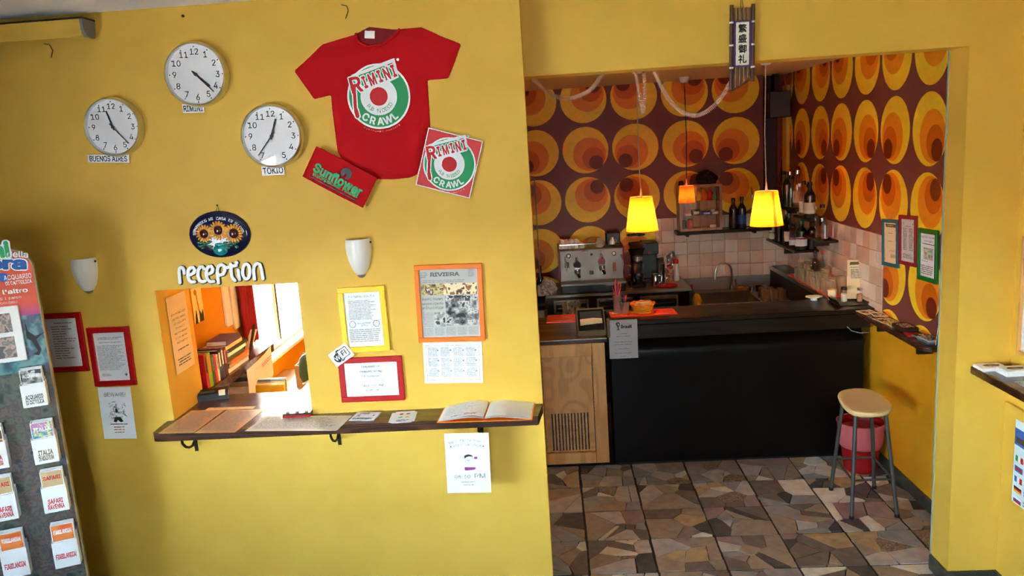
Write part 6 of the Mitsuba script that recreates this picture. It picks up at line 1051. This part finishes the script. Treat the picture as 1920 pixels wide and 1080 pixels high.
ccw = sp.exterior.is_ccw
for a in range(len(lv) - 1):
    for i in range(nn): p_, q_ = a * nn + i, a * nn + (i + 1) % nn; F += [[p_, q_, q_ + nn], [p_, q_ + nn, p_ + nn]]
V = np.vstack([V, cc, cc - [0, 0, .022]]); m_ = (len(lv) - 1) * nn; F += [[m_ + i, m_ + (i + 1) % nn, len(V) - 2] for i in range(nn)] + [[(i + 1) % nn, i, len(V) - 1] for i in range(nn)]
F = np.array(F); F = F if ccw else F[:, ::-1]; part('seat', k, (V, F), 'cream_seat', 50)
scx, scy = sp.centroid.x, sp.centroid.y
tops = [np.array([scx + sx * .085, scy + sy * .10, zst - .036]) for sx, sy in ((-1, 1), (-1, -1), (1, 1), (1, -1))]
for q, t_ in zip(feet, tops): part('leg', k, tube([t_, [q[0], q[1], .012]], .0115, 10), 'steel_tube', True); part('foot_cap', k, cyl((q[0], q[1], .0012), (q[0], q[1], .02), .014), 'black_plastic', 40)
mid = [np.array(t_) * .36 + np.array([q[0], q[1], 0]) * .64 for q, t_ in zip(feet, tops)]
for a, b in ((0, 2), (2, 3), (3, 1), (1, 0)): part('stretcher', k, tube([mid[a], mid[b]], .007, 8), 'steel_tube', True)
part('mount', k, join([tube([tops[0], tops[3]], .008, 8), tube([tops[1], tops[2]], .008, 8)]), 'steel_tube', stuff=True)
k = thing('waste_bin', 'red waste bin with a pale liner bag behind the stool', 'waste bin'); bx_, by_ = 2.075, 1.545; bz = .325; f = Fr((bx_, by_, 0.0015), (1, 0, 0), (0, 1, 0)); r0, r1 = .10, .142
part('bucket', k, lathe([(0, 0), (r0, 0), (r0 + .004, .01), (r1, bz), (r1 + .008, bz), (r1 + .008, bz + .01), (r1 - .003, bz + .01), (r0 - .004, .008), (0, .008)], 36), 'bin_red', 40, fr=f)
part('liner', k, lathe([(r1 * .90 + .004, bz * .52), (r1 * .93 + .006, bz * .56), (r1 + .006, bz - .01), (r1 + .013, bz + .012), (r1 + .004, bz + .014), (r1 - .012, bz - .05), (r1 - .03, bz - .15)], 36), 'liner', 40, fr=f)
# ------------------------------------------------------------------ brochure stand at the left
RK = Fr((-2.035, -0.45, 0), (math.cos(math.radians(24)), math.sin(math.radians(24)), 0), (0, 0, 1))
k = thing('brochure_stand', 'tall cardboard brochure stand with a colourful park print at the left edge', 'brochure stand')
WR = .64; top = RK.px(57, 500)[1]; a = np.linspace(0, math.pi, 25); arch = [(-WR / 2 + WR / 2 * math.cos(t), top + .13 * math.sin(t)) for t in a]
outline = Polygon([(-WR, 0.002), (0, .002)] + arch); part('panel', k, prism(outline, -.03, 0), 'beige_edge', fr=RK)
zone = lambda v0, v1: outline.buffer(-.006).intersection(sbox(-1, v0, 1, v1))
v = lambda x, y: RK.px(x, y)[1]
for y0, y1, m, nm in ((585, 430, 'print_sky', 'sky_print'), (690, 585, 'print_sea', 'sea_print'), (1400, 690, 'print_jungle', 'jungle_print')):
    g = plate(zone(v(100, y0) if y0 < 1300 else .0, v(100, y1)), .0006); part(nm, k, g, m, fr=RK, uv=g[0][:, :2])
def lp(x, y): return tuple(RK.px(x, y))
part('tail_print', k, plate(Polygon([lp(*q) for q in ((46, 600), (52, 620), (66, 630), (84, 622), (68, 636), (78, 655), (74, 666), (62, 664), (72, 658), (60, 640), (50, 634))]), .001), 'black_print', fr=RK)
def rt_(t, x, y, h, m, w=None, deg=0, edge=None, **kw):
    g = affinity.translate(text(t, h, (0, 0), deg, align='r', width=w, **kw), *lp(x, y))
    if edge: part('letter_edge', k, plate(g.buffer(h * .10), .0012), edge, fr=RK)
    part('lettering', k, plate(g, .0018), m, fr=RK)
rt_('ni', 18, 467, .055, 'mint_print', edge='print_white', weight=6); rt_('della', 53, 477, .024, 'print_white', .075, -8, weight=3); rt_('era', 50, 493, .045, 'blue_print', .14, -6, edge='print_white', weight=6)
rt_('ACQUARIO', 59, 516, .019, 'print_white', .098, weight=1); rt_('DI CATTOLICA', 60, 526.5, .014, 'print_white', .094, weight=2); rt_("ra l'altro", 52, 543, .017, 'print_white', .13, weight=3); rt_('ato di 1 parco', 40, 556, .011, 'print_white', .11); rt_('io scontato', 33, 565, .011, 'print_white', .09)
part('emblem', k, plate(union_all([disc(lp(6, 520), .018, 20), Polygon([lp(*q) for q in ((0, 525), (14, 522), (8, 530))])]), .0012), 'blue_print', fr=RK)
# white framed board with two pictures
x0, y1 = lp(38, 571); x1, y0 = lp(49, 674); b = part('picture_board', k, box(-.30, (x0 + x1) / 2, y0, y1, .001, .012, .002), 'white_plastic', fr=RK); xr = (x0 + x1) / 2; hh = y1 - y0
for i in range(2): g = plate(sbox(-.28, y0 + hh * (.08 + .46 * (1 - i)), xr - .032, y0 + hh * (.46 + .42 * (1 - i))), .0126); part('picture', b, g, 'photo_dull', fr=RK, uv=g[0][:, :2])
def holder(bl, br, tl, label, words, top, mat, tag='print_red', pic=None):
    a, b_, t = RK.px(*bl, .05), RK.px(*br, .05), RK.px(*tl, .05); w = b_[0] - a[0]; h = t[1] - a[1]; f = Fr(RK.p((a[0] + b_[0]) / 2, (a[1] + b_[1]) / 2), RK.U, RK.V); hd = part('holder', k, box(-w / 2, w / 2, .0, h * .58, .046, .049), 'white_plastic', fr=f)
    part('side', hd, box(-w / 2, -w / 2 + .002, 0, h * .62, .003, .046), 'white_plastic', fr=f); part('side', hd, box(w / 2 - .002, w / 2, 0, h * .62, .003, .046), 'white_plastic', fr=f); part('bottom', hd, box(-w / 2 + .002, w / 2 - .002, 0, .002, .003, .046), 'white_plastic', fr=f); part('back', hd, box(-w / 2 + .002, w / 2 - .002, .002, h * .7, .001, .003), 'white_plastic', fr=f)
    gl = union_all([text(t_, h * .105, (0, h * (.26 - .13 * i)), width=w * ww, weight=4) for i, (t_, ww) in enumerate(words)]); part('lettering', hd, plate(gl, .0495), tag, fr=f)
    for i in range(3):
        z = .034 - .010 * i; kk = thing('brochure', label + (', frontmost in its holder', ', second in its holder', ', rearmost in its holder')[i], 'brochure', 'brochures in the stand'); part('cover', kk, box(-w * .45, w * .45, .0032, h * (.97 + .012 * i), z, z + .007), 'paper_white', fr=f)
        if i == 0:
            g = plate(sbox(-w * .42, h * .60, w * .42, h * .95), z + .0074); part('picture', kk, g, mat, fr=f, uv=g[0][:, :2]); gl = text(words[0][0], h * .085, (0, h * .80), width=w * .7, weight=4); part('lettering', kk, plate(gl, z + .0078), top, fr=f)
W1 = (('ACQUARIO', .72), ('DI CATTOLICA', .72)); W2 = (('ITALIA', .6), ('IN MINIATURA', .62)); W3 = (('SAFARI', .6), ('RAVENNA', .66)); W4 = (('FIABILANDIA!', .8),)
holder((44, 765), (91, 760), (33, 693), 'grey aquarium brochure in the white ACQUARIO holder', W1, 'print_white', 'photo_grey', 'dark_grey')
holder((66, 872), (112, 865), (57, 792), 'white brochure with a blue picture in the white ITALIA holder', W2, 'print_white', 'photo_blue', 'card_brown')
holder((84, 963), (131, 956), (72, 884), 'tan SAFARI brochure in the right SAFARI RAVENNA holder', W3, 'print_red', 'paper_tan_print')
holder((104, 1066), (152, 1059), (92, 984), 'white brochure with an orange top in the right FIABILANDIA holder', W4, 'print_white', 'print_orange')
holder((-31, 884), (18, 877), (-40, 802), 'brown brochure in the holder cut by the left picture edge, upper', W2, 'print_white', 'photo_warm', 'label_red')
holder((-12, 980), (36, 973), (-24, 897), 'tan SAFARI brochure in the left SAFARI RAVENNA holder', W3, 'print_red', 'paper_tan_print')
holder((8, 1086), (58, 1078), (-4, 1000), 'white brochure with an orange top in the left FIABILANDIA holder', W4, 'print_white', 'print_orange')
part('foot', k, box(-WR, 0, 0.0, .02, -.30, -.03, .002), 'beige_edge', fr=RK); part('brace', k, hull([RKp for RKp in ((-WR / 2 - .01, .02, -.28), (-WR / 2 + .01, .02, -.28), (-WR / 2 - .01, .02, -.03), (-WR / 2 + .01, .02, -.03), (-WR / 2 - .01, .9, -.03), (-WR / 2 + .01, .9, -.03))]), 'beige_edge', fr=RK)

# yellow pelmet under the ceiling and small hooks
k = thing('pelmet', 'yellow boxed pelmet under the ceiling in the upper left corner', 'pelmet'); part('board', k, box(LX + .005, -1.885, -.10, -.085, 2.872, 2.945), 'wall_yellow'); part('top', k, box(LX + .005, -1.872, -.10, -.0005, 2.945, 2.953), 'black_plastic'); part('end', k, hull([(x, y, z) for x in (-1.885, -1.872) for y, z in ((-.1, 2.945), (-.0005, 2.945), (-.1, 2.90), (-.085, 2.872), (-.02, 2.872))]), 'steel_grey_paint')
for pts, t in ((((83, 82), (93, 84), (99, 95), (96, 108)), 'thin bent wire hook on the wall below the yellow pelmet'), (((640, 9), (650, 11), (653, 20), (648, 35)), 'thin bent wire hook high on the wall above the red T-shirt')): solo('wire_hook', t, 'hook', tube([WALL.p(*WALL.px(*q, .003), .003) for q in pts], .0022, 6), 'bamboo_dark', True)

# ------------------------------------------------------------------ shelf, leaflets, frame and poster on the right wall
zr = 1.135; k = thing('wall_shelf', 'dark wooden wall shelf with brochures at the right edge, beside the pier', 'shelf'); part('board', k, box(2.02, 2.2025, -.75, YH - .001, zr - .036, zr, .004), 'dark_wood'); q = at(1898, 748, x=2.08); b = part('bracket', k, box(2.17, 2.2025, q[1] - .01, q[1] + .01, zr - .15, zr - .036), 'dark_metal'); part('scroll', b, tube([(2.06, q[1], zr - .038), (2.08, q[1], zr - .06), (2.12, q[1], zr - .075), (2.16, q[1], zr - .09)], .006, 8), 'dark_metal', True)
for s, (px, py, dx, lab) in enumerate(((1851, 687, 0, 'the left stack on the right wall shelf'), (1900, 679, .0, 'the taller stack on the right wall shelf'))):
    c = at(px, py, z=zr + .01); n = (3, 5)[s]
    for i in range(n):
        kk = thing('brochure', ('white brochure with brown emblem topping ' if i == n - 1 else ('lowest', 'second', 'third', 'fourth')[i] + ' white brochure from below in ') + lab, 'brochure', 'brochures on the right wall shelf'); f = Fr(((2.082, 2.138)[s], (.075, -.015)[s], zr + .0006 + .0052 * i), (1, .02, 0), (-.02, 1, 0)); part('cover', kk, box(-.058, .058, -.042, .042, 0, .005, .001), 'paper_white', fr=f)
        if i == n - 1: part('emblem', kk, plate(disc((.003, .003), .036, 20, .022).difference(disc((.003, .003), .026, 20, .013)), .0054), 'terracotta_print', fr=f); part('emblem', kk, plate(sbox(-.03, -.004, .04, .012), .0058), 'card_brown', fr=f)
for i, (px, py, m) in enumerate(((1905, 719, 'photo_blue'), (1925, 722, 'sponge_yellow'))): c = ((2.12, -.16, 0), (2.14, -.26, 0))[i]; kk = thing('leaflet', ('blue and yellow leaflet at the front of the right wall shelf', 'yellow leaflet at the picture edge on the right wall shelf')[i], 'leaflet'); part('paper', kk, box(c[0] - .045, c[0] + .045, c[1] - .035, c[1] + .035, zr + .0006, zr + .003), m); part('print', kk, box(c[0] - .03, c[0] + .03, c[1] - .02, c[1] - .01, zr + .003, zr + .0034), 'blue_print')
p0, p1 = ROOM.px(1908, 440, .01), ROOM.px(1908, 662, .01); k = thing('picture_frame', 'pine picture frame seen edge-on on the right wall', 'picture frame'); f = Fr(ROOM.p(p1[0] + .16, (p0[1] + p1[1]) / 2), ROOM.U, ROOM.V); hh = p0[1] - p1[1]; part('frame', k, frame_bars(.32, hh, .016, .02), 'pine', fr=f); sheet(k, f, .295, hh - .025, 'paper_white', .006); p = Print(k, f, .29, hh - .03, .0066); p.rect(.06, .66, .94, .78, 'photo_grey'); p.lines(.1, .05, .9, .6, .03, seed=150); p.done()
R2 = Fr((2.187, 0, 0), (0, -1, 0), (0, 0, 1)); a, b = R2.px(1903, 784, .002), R2.px(1898, 939, .002); k = thing('poster', 'pale blue poster with a column of flags on the lower right wall', 'poster'); u0 = (a[0] + b[0]) / 2 + .0; f = Fr(R2.p(u0 + .11, (a[1] + b[1]) / 2), R2.U, R2.V); w, h = .22, a[1] - b[1]; sheet(k, f, w, h, 'poster_pale', .001); p = Print(k, f, w, h, .0016)
p.rect(.0, .1, 1.0, .30, 'blue_print', 'header', .0003); p.rect(.05, .2, .9, .27, 'dark_grey', 'header', .0006)
for i, cols in enumerate((('print_green', 'print_white', 'print_red'), ('blue_print', 'print_red', 'blue_print'), ('blue_print', 'print_white', 'print_red'), ('black_print', 'print_red', 'sponge_yellow'), ('print_white', 'blue_print', 'print_red'))):
    y = .42 + .125 * i
    for j, c in enumerate(cols): p.rect(.06 + (.09 * j if i in (0, 2) else 0), y + (0 if i in (0, 2) else .023 * j), .06 + (.09 * (j + 1) if i in (0, 2) else .27), y + (.07 if i in (0, 2) else .023 * (j + 1)), c, 'flag', .0003)
    p.lines(.4, y, .95, y + .06, .035, seed=160 + i, mat='mid_print')
p.done()
